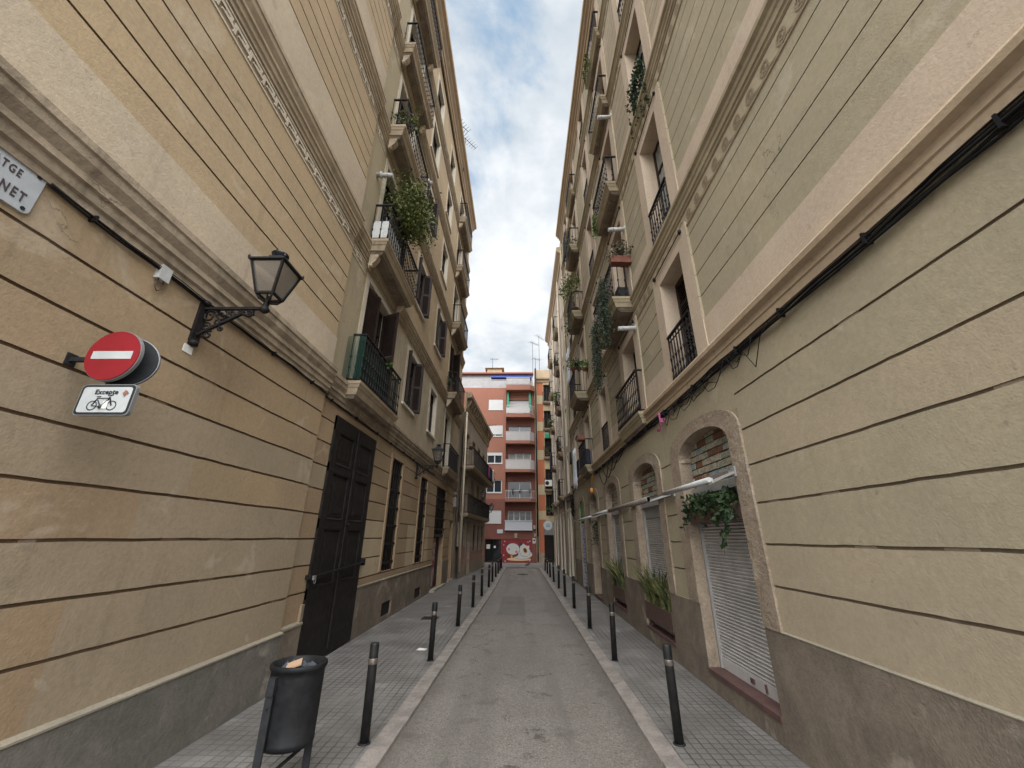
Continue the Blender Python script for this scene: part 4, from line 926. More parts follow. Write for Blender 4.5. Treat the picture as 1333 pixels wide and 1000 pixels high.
for x, z in ((-1.35,1.6),(-1.42,1.32),(.55,1.55),(.70,1.62),(.66,1.02),(.62,.55),(-1.42,.55),(.7,.15),(-1.3,.12)): disc(x, z, .05, .05, -.0285, 'cat_white', n=5)
# ------------------------------------------------------------------ orange and cream house right of it
E2 = Fr((.10,34.9,0), (1,0,0), (0,-1,0))
orh = thing('orange_cream_house', (2.4, 34.9, 0), 'narrow house with orange panels and cream bands, right of the red block', 'building')
zc = [13.55,11.0,8.4,5.4]
o_up = [(2.1,2.75,z,z+1.75,-.25) for z in (13.63,11.07,8.5,5.74,3.6)]; o_gf = [(1.9,2.7,.02,3.05,-.25)]
us = [1.26,1.48,2.06,7.0]+[q for o in o_up+o_gf for q in (o[0],o[1])]; zs = [0,.75,3.3,4.0,15.8]+[q for z in zc for q in (z-.1,z+.75)]+[q for o in o_up+o_gf for q in (o[2],o[3])]
def o_fn(u, z):
    for o in o_up+o_gf:
        if within(u, z, o): return (o[4], 1)
    if z < .75: return (.05, 2)
    if 1.48 < u < 2.06 and not any(z_-.1 < z < z_+.75 for z_ in zc) and (z > 4 or z < 3.3): return (0, 0)
    return (.02, 1)
relief(E2, us, zs, o_fn).build('wall', ['orange_paint','cream_paint','arch_stone'], orh)
mb = MB(E2); mb.box(1.26, 7, -8, -.3, 0, 15.8); mb.build('side_wall', 'cream_paint', orh)
mb = MB(E2); mb.sweep([(-.02,15.6),(.08,15.6),(.1,15.8),(.28,15.9),(.3,16.05),(-.02,16.1)], 1.28, 7); mb.box(1.28, 7, -.3, .02, 16.1, 16.9); mb.build('cornice', 'cornice_tan', orh)
for o in o_up:
    window(E2, o[0], o[1], o[2], o[3], -.18, orh, frame='shutter_brown', bars=(1,1), name='balcony_door')
    if o[2] > 4: balcony(E2, 1.97, 2.9, o[2], .4, ['moulding_cream','soffit'], orh, th=.22, h=.9, step=.1, collar=False)
w = window(E2, 1.9, 2.7, .02, 2.1, -.15, orh, frame='dark_wood', glass='dark_wood', bars=(1,0), name='door'); mb = MB(E2); mb.box(1.9, 2.7, -.249, -.16, 2.1, 3.05); mb.build('fanlight', 'box_grey', orh)
mb = MB(E2); mb.tube([(1.36,.35,2.0),(1.36,.35,16.9)], .075, 8); mb.tube([(1.36,.35,2.0),(1.36,.3,.1)], .05, 8); mb.build('drainpipe', 'iron', orh)
# ------------------------------------------------------------------ bollards
ordn = ['first','second','third','fourth','fifth','sixth','seventh','eighth','ninth','tenth','eleventh']
bo = thing('bollard', (0,0,0), '', 'bollard', 'black bollards along the kerbs')
mb = MB(); mb.lathe((0,0,0), [(.046,0),(.046,.70),(.046,.83),(.043,.845),(0,.848)], 20); mb.lathe((0,0,0), [(.062,0),(.06,.008),(.047,.012)], 16); mb.build('post', 'bollard_paint', bo)
mb = MB(); mb.lathe((0,0,0), [(.0475,.655),(.049,.66),(.049,.705),(.0475,.71)], 20); mb.build('band', 'steel_band', bo)
for side, yy in (('left', [4.87,7.68,10.40,13.02,15.37,17.97,20.07,22.52,24.63,26.56,28.5]), ('right', [4.97,7.82,10.32,13.02,15.48,17.81,20.32,22.58,24.66,26.86])):
    for k, y in enumerate(yy):
        x = kL(y)-.28 if side == 'left' else kR(y)+.295
        lab = f'black bollard with a steel band, {ordn[k]} from the near end of the {side} pavement'
        if side == 'left' and k == 0: bo.location = (x, y, 0); bo['label'] = lab; o = bo
        else: o = dup(bo, (x, y, 0), .7*k, lab)
        o.rotation_euler = (math.radians(((k*7) % 5-2)*.6), math.radians(((k*3+1) % 5-2)*.7), .7*k)
# ------------------------------------------------------------------ litter bin
BX, BY = -1.91, 4.03
lb = thing('litter_bin', (BX, BY, 0), 'round black plastic litter bin hung between flat posts on the left pavement', 'litter bin')
mb = MB(); c = (BX, BY, 0)
mb.lathe(c, [(.0,.315),(.196,.315),(.211,.335),(.213,.36),(.209,.366),(.212,.50),(.216,.80),(.217,.84),(.227,.845),(.232,.86),(.230,.882),(.220,.887),(.212,.885),(.208,.80),(.198,.40),(0,.38)], 48, sx=1.0, sy=.86); mb.build('bin_body', 'bin_plastic', lb)
for s_ in (-1, 1):
    dx, dy = -.06*-s_*-1, s_*1.0
    x, y = BX-.10*(-s_), BY+s_*.205
    mb = MB(Fr((x, y, 0), (1,0,0), (0,1,0))); w_ = .03
    mb.hexa([(-w_,-.008,-.02),(w_,-.008,-.02),(w_,.008,-.02),(-w_,.008,-.02),(-w_,-.008,.78),(w_,-.008,.78),(w_,.008,.78),(-w_,.008,.78)])
    mb.hexa([(-w_,-.02,.70),(w_,-.02,.70),(w_,.03 if s_<0 else .01,.70),(-w_,.03 if s_<0 else .01,.70),(-w_*.9,-.012,.82),(w_*.9,-.012,.82),(w_*.9,.03,.82),(-w_*.9,.03,.82)])
    mb.lathe((0,-.012*-s_ if s_>0 else -.012,.62), [(.008,-.008),(.008,.008)], 6)
    mb.build('post', 'iron_grey', lb)
mb = MB(); mb.bar((BX-.10, BY-.205, .12), (BX+.10, BY+.205, .26), .03, .012); mb.build('brace', 'iron_grey', lb)
rn = random.Random(8); mb = MB()
for k in range(26):
    a = rn.uniform(0, 6.28); r_ = rn.uniform(0, .15); mb.lathe((BX+r_*math.cos(a), BY+r_*math.sin(a)*.86, .81+rn.uniform(0,.045)), [(0,-.03),(rn.uniform(.03,.06),0),(0,.035)], 5, smooth=False)
tag(mb.build('rubbish', 'rubbish_bag'), 'dark crumpled rubbish inside the black litter bin', 'rubbish')
mb = MB(Fr((BX-.03, BY-.04, .845), (.9,.4,.1), (-.4,.9,.0))); mb.hexa([(-.06,-.04,0),(.06,-.04,.02),(.06,.04,.04),(-.06,.04,.02),(-.055,-.04,.015),(.06,-.04,.035),(.06,.04,.055),(-.055,.04,.035)])
tag(mb.build('cardboard_scrap', 'cardboard'), 'torn tan cardboard scrap lying on the rubbish in the litter bin', 'cardboard')
# ------------------------------------------------------------------ street lanterns
SC = Fr((0,0,0), (0,1,0), (1,0,0))         # d points out of the left-hand wall
ln = thing('wall_lantern', (-3.25, 3.43, 3.70), 'large black four-sided lantern on a scrolled iron bracket, nearest the camera on the ochre wall', 'street lantern', 'lanterns on iron brackets along the left side')
o3 = Fr((-3.25, 3.43, 3.70), (0,1,0), (1,0,0))
mb = MB(o3)
mb.box(-.05, .05, 0, .03, -.02, .42); mb.lathe((0,.015,-.04), [(.0,-.03),(.05,-.01),(.05,.03)], 10); mb.lathe((0,.015,.43), [(.05,-.03),(.05,.01),(0,.04)], 10)
mb.bar((0,.03,.36), (0,.62,.36), .032, .028); mb.bar((0,.03,.06), (0,.42,.30), .03, .026)
def scroll(cx, cz, r0, turns, a0, sgn=1, n=22, rr=.011):
    pts = [(0, cx+(r0*(1-.75*k/n))*math.cos(a0+sgn*turns*2*math.pi*k/n), cz+(r0*(1-.75*k/n))*math.sin(a0+sgn*turns*2*math.pi*k/n)) for k in range(n+1)]
    mb.tube(pts, rr, 5)
for a in ((.10,.27,.075,1.3,0,1),(.10,.15,.05,1.2,2,-1),(.22,.28,.062,1.3,1,-1),(.32,.30,.05,1.3,2.5,1),(.41,.315,.035,1.3,0,1),(.19,.20,.04,1.2,4,1),(.50,.315,.03,1.2,3.1,-1),(.14,.06,.045,1.2,1,1),(.25,.13,.03,1.2,2,1)): scroll(*a)
mb.tube([(0,.42,.30),(0,.50,.27),(0,.55,.29),(0,.54,.33)], .014, 6); mb.lathe((0,.645,.33), [(.0,-.03),(.035,-.01),(.05,.02),(.03,.05),(.022,.11),(.03,.13)], 12)
mb.build('bracket', 'iron', ln)
LX = .66; zb, zt, rb_, rt_ = .50, .85, .085, .165
mb = MB(o3)
for sx_, sy_ in ((-1,-1),(1,-1),(1,1),(-1,1)):
    mb.bar((sx_*rb_, LX+sy_*rb_, zb), (sx_*rt_, LX+sy_*rt_, zt), .022); mb.tube([(0, LX, .42),(sx_*rb_*.7, LX+sy_*rb_*.7, .45),(sx_*rb_, LX+sy_*rb_, zb)], .011, 6)
for r_, z_ in ((rb_, zb), (rt_, zt)):
    for a, b in (((-1,-1),(1,-1)),((1,-1),(1,1)),((1,1),(-1,1)),((-1,1),(-1,-1))): mb.bar((a[0]*r_, LX+a[1]*r_, z_), (b[0]*r_, LX+b[1]*r_, z_), .024)
mb.tube([(0,LX,.40),(0,LX,.50)], .02, 8)
mb.build('lantern_frame', 'iron', ln)
mb = MB(o3)
def fru(ra, za, rb2, zb2):
    q = [(-1,-1),(1,-1),(1,1),(-1,1)]
    for a, b in zip(q, q[1:]+q[:1]): mb.poly([(a[0]*ra,LX+a[1]*ra,za),(b[0]*ra,LX+b[1]*ra,za),(b[0]*rb2,LX+b[1]*rb2,zb2),(a[0]*rb2,LX+a[1]*rb2,zb2)])
fru(.19,.845,.19,.862); fru(.19,.862,.07,.955); fru(.07,.955,.07,.975); fru(.19,.845,.0,.845); fru(.07,.975,.0,.975)
mb.lathe((0,LX,.975), [(.045,0),(.05,.03),(.085,.045),(.085,.06),(.03,.085),(0,.09)], 14)
for a in ((-1,-1),(1,-1),(1,1),(-1,1)): mb.lathe((a[0]*.184,LX+a[1]*.184,.862), [(.012,0),(.012,.02),(0,.045)], 6)
mb.build('lantern_roof', 'lamp_roof', ln)
mb = MB(o3); fru(rb_-.004, zb+.012, rt_-.006, zt-.012); mb.build('lantern_glass', 'lamp_glass', ln)
mb = MB(o3); mb.tube([(0,LX,.84),(0,LX,.74)], .03, 10); mb.tube([(0,LX,.74),(0,LX,.63)], .022, 8, r1=.03); mb.build('lamp', 'white_plastic', ln)
dup(ln, (-3.30, 12.68, 3.66), 0, 'black lantern on a scrolled bracket on the ochre wall, between the barred windows')
dup(ln, (-2.81, 25.0, 3.72), -.06, 'black lantern on the pink-based house, in front of its lower balcony', .85)
dup(ln, (-2.58, 28.9, 3.22), -.06, 'small black lantern at the far corner of the pink-based house against the red block', .88)
# ------------------------------------------------------------------ signs on the left wall
sc = Fr((0,2.5,0), (1,0,0), (0,-1,0))
ne = thing('no_entry_sign', (-2.9,2.5,3.09), 'round red no-entry sign with a white bar on a wall bracket at the left', 'road sign')
def rdisc(fr, cx, cz, r, d0, d1, m_, nm, par, n=40, tilt=0):
    mb = MB(fr); mb.plate([(cx+r*math.cos(2*math.pi*k/n), cz+r*math.sin(2*math.pi*k/n)) for k in range(n)], d0, d1); return mb.build(nm, m_, par)
rdisc(sc, -2.90, 3.09, .190, 0, .012, 'sign_red', 'sign_face', ne)
rdisc(sc, -2.90, 3.09, .196, -.02, .004, 'sign_edge', 'sign_rim', ne)
mb = MB(sc); mb.box(-3.045, -2.755, .0121, .014, 3.060, 3.120); mb.build('white_bar', 'sign_white', ne)
mb = MB(sc); mb.box(-3.25, -2.9, -.05, -.021, 3.06, 3.09); mb.box(-3.25,-3.24,-.07,.0,3.03,3.12); mb.tube([(-2.9,-.04,3.1),(-2.9,-.04,2.7)], .016, 8); mb.build('bracket', 'iron_grey', ne)
s2 = thing('turned_sign', (-2.8,2.62,3.08), 'round grey sign seen from behind, mounted beside the red no-entry sign', 'road sign')
f2 = Fr((-2.875,2.58,0), (.93,.35,0), (.35,-.93,0))
rdisc(f2, 0, 3.08, .185, 0, .014, 'sign_back', 'sign_back', s2); rdisc(f2, 0, 3.08, .192, -.016, .004, 'sign_edge', 'sign_rim', s2)
mb = MB(f2); mb.box(-.03,.03,.03,.06,2.95,3.2); mb.build('bracket', 'sign_back', s2)
pt = thing('plate_sign', (-2.83,2.5,2.76), 'white rectangular plate reading Excepte with a bicycle under the no-entry sign', 'plate sign')
mb = MB(sc)
def rr_(x0, x1, z0, z1, r): 
    o = []
    for cx, cz, a in ((x1-r,z1-r,0),(x0+r,z1-r,1),(x0+r,z0+r,2),(x1-r,z0+r,3)):
        for k in range(5): t_ = (a+k/4)*math.pi/2; o.append((cx+r*math.cos(t_), cz+r*math.sin(t_)))
    return o
mb.plate(rr_(-3.02,-2.635,2.645,2.868,.03), -.02, .006); mb.build('plate_edge', 'sign_edge', pt)
mb = MB(sc); mb.plate(rr_(-3.013,-2.642,2.651,2.862,.028), .0061, .008); mb.build('plate_border', 'sign_black', pt)
mb = MB(sc); mb.plate(rr_(-2.998,-2.657,2.666,2.847,.02), .0081, .0095); mb.build('plate_face', 'sign_white', pt)
text('Excepte', .047, sc, -2.83, 2.795, .0115, 'sign_black', 'plate_text', pt, .002, 'CENTER', .0012)
mb = MB(sc)
def ring(cx, cz, r, t): 
    for k in range(20):
        a, b = 2*math.pi*k/20, 2*math.pi*(k+1)/20; mb.poly([(cx+(r-t)*math.cos(a),.0112,cz+(r-t)*math.sin(a)),(cx+r*math.cos(a),.0112,cz+r*math.sin(a)),(cx+r*math.cos(b),.0112,cz+r*math.sin(b)),(cx+(r-t)*math.cos(b),.0112,cz+(r-t)*math.sin(b))])
ring(-2.90,2.713,.035,.007); ring(-2.765,2.713,.035,.007)
for a, b in (((-2.90,2.713),(-2.872,2.765)),((-2.872,2.765),(-2.79,2.765)),((-2.868,2.75),(-2.835,2.705)),((-2.835,2.705),(-2.79,2.765)),((-2.795,2.775),(-2.765,2.713)),((-2.883,2.775),(-2.858,2.778)),((-2.80,2.782),(-2.775,2.79)),((-2.90,2.713),(-2.835,2.705))): mb.bar((a[0],.0118,a[1]), (b[0],.0118,b[1]), .009, .003)
mb.lathe((-2.835,.0115,2.705), [(.012,-.012),(.012,.012)], 10); mb.build('bicycle_symbol', 'sign_black', pt)
mb = MB(sc); mb.box(-2.825,-2.79,.0135,.0145,2.69,2.745); mb.build('paper_sticker', 'paper', pt)
mb = MB(sc); mb.plate([(-2.715,2.80),(-2.70,2.825),(-2.685,2.815),(-2.67,2.80),(-2.69,2.79),(-2.695,2.775)], .0135, .0142); mb.build('red_sticker', 'brick_red', pt)
# street name plaque
sp_ = thing('street_plaque', (-3.25,1.6,4.0), 'white street name plaque with dark capitals cut by the left edge of the picture', 'street sign')
mb = MB(L1); mb.plate(rr_(1.02,1.955,3.845,4.175,.035), .0, .018); mb.build('plaque_face', 'plaque_white', sp_)
text('PASSATGE', .082, L1, 1.835, 4.045, .0205, 'plaque_ink', 'plaque_text', sp_, .003, 'RIGHT', .0012, .60, spc=1.3)
text('NET', .098, L1, 1.905, 3.905, .0205, 'plaque_ink', 'plaque_text', sp_, .003, 'RIGHT', .0014, .62, spc=1.35)
for u, z in ((1.912,4.135),(1.915,3.872),(1.055,4.14),(1.055,3.88)):
    mb = MB(L1); mb.plate([(u+.013*math.cos(k*.785),z+.013*math.sin(k*.785)) for k in range(8)], .0181, .024); mb.build('screw', 'iron_grey', sp_)
# junction box, tag, cables on the left wall
jb = thing('junction_box', (-3.25,2.9,4.08), 'small pale junction box with looped conduit under the left string course', 'junction box')
mb = MB(L1); mb.box(2.855, 2.95, 0, .05, 4.03, 4.16); mb.box(2.85,2.955,.05,.058,4.025,4.165); mb.build('box', 'white_plastic', jb)
mb = MB(L1); mb.tube([(2.88,.03,4.03),(2.87,.03,3.95),(2.89,.04,3.91),(2.93,.04,3.95),(2.93,.03,4.03)], .006, 6); mb.build('conduit', 'cable_brown', jb)
mb = MB(L1); mb.box(3.36,3.47,.0,.006,3.555,3.635); tag(mb.build('paper_tag', 'paper'), 'small white paper tag stuck on the wall below the nearest lantern bracket', 'paper tag')
def cable_run(nm, fr, u0, u1, z, d, n, m_, lab, sag=.02, seed=1, spread=.05, r=.011):
    rn = random.Random(seed); mb = MB(fr)
    for k in range(n):
        zo = z(rn.uniform(0,1)) if callable(z) else z+rn.uniform(-spread, spread); do = d+rn.uniform(-.02,.02); pts = []; u = u0; ph = rn.uniform(0,6); 
        N_ = int((u1-u0)/.28)
        for q in range(N_+1):
            u = u0+(u1-u0)*q/N_; pts.append((u, do+.008*math.sin(u*3+ph), zo+sag*math.sin(u*2.1+ph)+.35*sag*math.sin(u*6.3+ph*2)-(.012*math.sin(math.pi*((u % 1.0))))))
        mb.tube(pts, r*rn.uniform(.6, 1.2), 5)
    u = u0+.3
    while u < u1:
        zz_ = z if not callable(z) else z(.5)
        mb.box(u-.008, u+.008, d-.04, d+.028, zz_-spread-.012, zz_+spread+.008); u += rn.uniform(.8, 1.3)
    return tag(mb.build(nm, m_), lab, 'cables')
cable_run('wall_cables', L1, 1.97, 6.2, 4.125, .03, 4, 'cable', 'dark cables clipped under the string course of the ochre wall', .010, 2, .016, .0065)
cable_run('wall_cables', L1, 6.2, 15.5, 4.125, REC+.03, 4, 'cable', 'dark cables above the black double door and barred windows', .010, 3, .016, .0065)
cable_run('wall_cables', R1, .15, 13.9, 3.99, .05, 7, 'cable', 'thick bundle of black cables sagging under the string course of the grey-green wall', .02, 4, .038, .010)
mb = MB(R1); rn = random.Random(9)
for k in range(9):
    u = 3.6+.32*k; L = rn.uniform(.5, 1.2); zz_ = 3.98; mb.tube([(u+L*t, .07+.02*math.sin(t*3), zz_-rn.uniform(.1,.42)*math.sin(math.pi*t)) for t in (0,.2,.4,.6,.8,1)], .006, 4)
for k in range(4): u = 9.6+.6*k; mb.tube([(u+1.6*t, .08, 3.96-(.2+.12*k)*math.sin(math.pi*t)) for t in lin(0,1,9)], .012, 5)
tag(mb.build('loose_cables', 'cable'), 'loose thin cables hanging from the black bundle above the arches', 'cables')
mb = MB(R1)
for k in range(40): u = 16.9+random.Random(k).uniform(0,1.0); mb.tube([(u+2.1,.1+.01*(k % 7),3.9-.02*k), (u+2.15,.16,3.75-.02*k), (u+2.1,.12,3.6-.02*k)], .02, 5)
tag(mb.build('cable_tangle', 'cable'), 'black tangle of coiled cables high on the wall beside the green fanlight', 'cables')
mb = MB(L1); mb.box(20.45,20.75,REC,.05,3.3,3.75); mb.box(20.5,20.7,REC,.04,3.9,4.02); tag(mb.build('meter_box', 'box_grey'), 'grey meter box near the far corner of the ochre building', 'meter box')
mb = MB(L1)
for k in range(5): mb.tube([(20.75+.02*k,.0,4.1),(20.72+.03*k,.03,3.2),(20.8,.02,2.4)], .012, 5)
tag(mb.build('drop_cables', 'cable'), 'dark cables dropping down the corner beside the grey meter box', 'cables')
# ------------------------------------------------------------------ awnings and lights over the arches
def awning(u0, u1, x, z, m_, label, body=True):
    t = thing('rolled_awning', (x, (u0+u1)/2, z), label, 'awning', 'rolled awnings over the right-hand arches'); d = 2.62-x
    mb = MB(R1)
    if m_ == 'white_plastic': mb.tube([(u0,d,z),(u1,d,z)], .03, 14); mb.box(u0, u1, d-.04, d-.03, z-.03, z+.022)
    else: mb.box(u0, u1, d-.03, d+.02, z-.04, z+.03); mb.tube([(u0,d,z),(u1,d,z)], .042, 12)
    mb.build('roller', m_, t)
    mb = MB(R1)
    for u in (u0+.15, u1-.25): mb.bar((u, .02, z+.12), (u, d-.03, z-.03), .045, .03); mb.box(u-.035, u+.035, 0.03, .05, z+.06, z+.18)
    mb.build('arm', 'box_grey', t)
    mb = MB(R1); mb.box(u0+.2, u1-.2, .03, .08, z+.07, z+.14); mb.build('cassette', 'rail_brown', t) if body else None
    return t
awning(4.72, 6.30, 2.2, 2.54, 'white_plastic', 'white rolled awning tube over the nearest shuttered arch')
awning(6.75, 9.80, 2.1, 2.50, 'rail_brown', 'brownish rolled awning over the second arch, behind the white tube')
awning(9.85, 12.15, 2.1, 2.51, 'white_plastic', 'white rolled awning tube over the third arch')
awning(12.25, 16.1, 2.1, 2.49, 'white_plastic', 'long white rolled awning tube over the dark fourth doorway')
# ------------------------------------------------------------------ planters
def blades(mb, u0, u1, d0, d1, z, n, rn, h=(.35,.75)):
    for _ in range(n):
        u, d = rn.uniform(u0, u1), rn.uniform(d0, d1); L = rn.uniform(*h); lean = rn.uniform(-.75,.75); out = rn.uniform(-.1,.65); w = rn.uniform(.018,.034); pts = []
        for k in range(5):
            t = k/4; pts.append((u+lean*L*t*t, d+out*L*t*t, z+L*t*(1-.12*abs(lean)*t), w*(1-t)**.6+.001))
        a = rn.uniform(0, 3.14); ca, sa = math.cos(a), math.sin(a)
        for p, q in zip(pts, pts[1:]): mb.poly([(p[0]-p[3]*ca,p[1]-p[3]*sa,p[2]),(p[0]+p[3]*ca,p[1]+p[3]*sa,p[2]),(q[0]+q[3]*ca,q[1]+q[3]*sa,q[2]),(q[0]-q[3]*ca,q[1]-q[3]*sa,q[2])])
for k, (a, b, lab) in enumerate(((7.75,9.34,'second'),(10.95,12.42,'third'))):
    t = thing('planter', (2.62, (a+b)/2, .3), f'rusty trough of spiky snake plants on the sill of the {lab} arch', 'planter', 'troughs of snake plants on the arch sills')
    mb = MB(R1); 
    mb.box(a+.03, b-.03, -.08, .03, .40, .70); mb.box(a+.05, b-.05, -.06, .01, .261, .40) if False else None
    for u in (a+.1, b-.1): mb.box(u-.03, u+.03, -.07, -.01, .261, .399)
    mb.build('trough', 'planter_rust', t)
    mb = MB(R1); blades(mb, a+.08, b-.08, -.06, .01, .69, 105, random.Random(20+k), (.35,.85)); mb.build('leaves', 'leaf_snake', t)
hp = thing('hanging_planter', (2.62, 5.7, 2.2), 'brown trough of dark trailing pothos hung across the nearest shutter', 'planter')
mb = MB(R1); mb.box(4.93, 6.47, -.15, .0, 2.12, 2.33); mb.build('trough', 'planter_rust', hp)
mb = MB(R1); rn = random.Random(31)
for k in range(520):
    u = rn.uniform(4.98, 6.45); u = u if u > 5.15 or rn.random() < .35 else rn.uniform(5.2, 6.4)
    mb.leaf(R1(u, rn.uniform(-.12,.10), 2.48-abs(rn.gauss(0,.15))), .062, rn, None, .2, 1.4)
for u, L in ((5.02,.25),(5.12,.4),(5.2,.5),(5.3,.2),(6.35,.25)):
    P_ = [R1(u+.03*math.sin(q*1.3), .05+.015*q, 2.3-L*q/8) for q in range(9)]
    mb.fr = WF; mb.tube([tuple(p) for p in P_], .004, 4); mb.fr = R1
    for p in P_:
        for _ in range(2): mb.leaf(p, .065, rn, None, 0, 1.3)
mb.build('leaves', 'leaf_dark', hp)
vp = MB(R1); rn = random.Random(33)
for k in range(260): vp.leaf(R1(rn.uniform(14.1,15.3), rn.uniform(-.15,.05), rn.uniform(1.7,2.5)), .05, rn, None, .1, 1.5)
tag(vp.build('trailing_plant', 'leaf_dark'), 'dark trailing plant hanging in the top of the fourth arched doorway', 'plant')
# ------------------------------------------------------------------ flue pipes and small hung things
for (y, z, L, fr, lab) in ((7.80,9.06,.42,R1,'white flue pipe under the third-floor balcony of the grey-green wall'),(7.83,6.29,.42,R1,'white flue pipe just below the ivy balcony of the grey-green wall'),(7.80,13.12,.4,R1,'white flue pipe highest on the grey-green wall'),(6.75,9.75,.3,L1,'pale flue pipe under the third balcony of the ochre building')):
    t = thing('flue_pipe', tuple(fr(y, 0, z)), lab, 'flue pipe', 'white flue pipes')
    mb = MB(fr); mb.tube([(y,-.08,z),(y,L,z-.02)], .05, 14); mb.build('pipe', 'white_plastic', t)
    mb = MB(fr); mb.tube([(y,.0,z),(y,.05,z)], .075, 14); mb.tube([(y,L-.12,z-.015),(y,L-.08,z-.017)], .056, 14); mb.build('collar', 'white_plastic', t)
mb = MB(R1); rn = random.Random(2)
for k in range(5): mb.leaf(R1(6.85+rn.uniform(-.05,.05), .13, 3.86-.04*k), .07, rn, None, -.4, 1.4)
mb.tube([(6.85,.12,4.0),(6.85,.13,3.72)], .02, 5, r1=.008); tag(mb.build('pink_rag', 'pink_cloth'), 'small pink and blue rag tied to the cables above the first pillar', 'rag')
mb = MB(R1); mb.lathe((14.0,.16,3.42), [(0,-.1),(.05,-.07),(.06,0),(.04,.07),(0,.09)], 10); mb.tube([(14.0,.16,3.5),(14.0,.1,3.95)], .008, 4); tag(mb.build('orange_lantern', 'orange_cloth'), 'small orange paper lantern hanging from the cables past the third arch', 'paper lantern')
# ------------------------------------------------------------------ plants, laundry and screens on the balconies
def pot(mb, u, d, z, r=.1, h=.16): mb.lathe((u,d,z), [(r*.7,0),(r,h*.85),(r*1.12,h*.86),(r*1.12,h),(r*.9,h),(r*.85,h*.8),(0,h*.8)], 12)
def plant(fr, u, d, z, r, n, size, leafm, lab, seed, cat='potted plant', pr=.11, stems=True, up=.3, name='potted_plant', group=None, offc=(0,0,0)):
    t = thing(name, tuple(fr(u, d, z)), lab, cat, group); mb = MB(fr); pot(mb, u, d, z, pr, pr*1.6); mb.build('pot', 'terracotta', t); rn = random.Random(seed)
    mb = MB(fr); C_ = fr(u+offc[0], d+offc[1], z+pr*1.4+r[2]*.8+offc[2])
    rw = (abs(fr.u.x)*r[0]+abs(fr.n.x)*r[1], abs(fr.u.y)*r[0]+abs(fr.n.y)*r[1], r[2]); foliage(mb, C_, rw, n, size, rn, None, up, max(5, n//45)); mb.build('leaves', leafm, t)
    if stems:
        mb = MB(fr)
        for k in range(7): mb.tube([(u,d,z+pr),(u+offc[0]*.5+rn.uniform(-.3,.3)*r[0], d+offc[1]*.5+rn.uniform(-.3,.3)*r[1], z+pr*1.4+r[2]*.6+offc[2]*.5),(u+offc[0]+rn.uniform(-.8,.8)*r[0], d+offc[1]+rn.uniform(-.8,.8)*r[1], z+pr*1.4+offc[2]+r[2]*rn.uniform(.8,1.6))], .012, 5, r1=.004)
        mb.build('stem', 'bark', t)
    return t
bush = plant(L1, 7.1, .12, 7.92, (.70,.46,.62), 4200, .046, 'leaf_olive', 'big olive-green bush spilling over the second balcony of the ochre building', 41, 'bush', .17, True, .3, 'balcony_bush', None, (.5,.40,.78))
plant(L1, 7.1, .15, 11.47, (.35,.3,.5), 200, .06, 'leaf_olive', 'thin leafy plant on the third balcony of the ochre building', 42, offc=(.2,.2,.1))
plant(L1, 16.75, .1, 7.92, (.3,.25,.4), 160, .05, 'leaf_dark', 'dark plant on the far second-floor balcony of the ochre building', 43)
plant(L1, 18.8, .2, 7.92, (.4,.3,.4), 160, .06, 'leaf_bright', 'pale green plant at the far end of the second-floor balcony of the ochre building', 44)
mb = MB(L1); mb.box(6.80, 6.815, .0, .36, 7.93, 8.42); mb.box(6.82,7.7,.345,.355,7.93,8.42); tag(mb.build('balcony_screen', 'white_plastic'), 'white plastic screen inside the railing of the balcony with the big bush', 'screen')
mb = MB(L1); n = 14
for k in range(n): a, b = k/n, (k+1)/n; f = lambda t: -.08+.36*t; mb.poly([(6.74-.08*math.sin(a*3.1),f(a),4.62),(6.74-.08*math.sin(b*3.1),f(b),4.62),(6.76-.05*math.sin(b*3.1),f(b),5.52),(6.76-.05*math.sin(a*3.1),f(a),5.52)])
mb.box(6.85, 9.1, .225, .23, 4.63, 5.5); tag(mb.build('balcony_netting', 'green_mesh'), 'green netting tied inside the lowest balcony of the ochre building', 'netting')
mb = MB(L1); rn = random.Random(12)
for k in range(9): mb.leaf(L1(8.1+rn.uniform(-.06,.06), .30, 5.45+rn.uniform(-.1,.12)), .06, rn, None, .6, 2)
tag(mb.build('yellow_leaf_sprig', 'leaf_bright'), 'yellow-green sprig poking through the rail of the lowest ochre balcony', 'plant')
mb = MB(L1); mb.box(16.5,18.9,.25,.262,4.65,5.45); tag(mb.build('balcony_cover', 'bin_plastic'), 'dark sheet covering the railing of the far first-floor ochre balcony', 'screen')
mb = MB(L1); mb.tube([(9.2,.3,12.35),(9.2,.42,12.3)], .05, 8); mb.lathe((9.2,.46,12.26),[(0,-.07),(.07,0),(0,.07)],10); tag(mb.build('security_camera', 'white_plastic'), 'white camera at the far end of the third ochre balcony', 'camera')
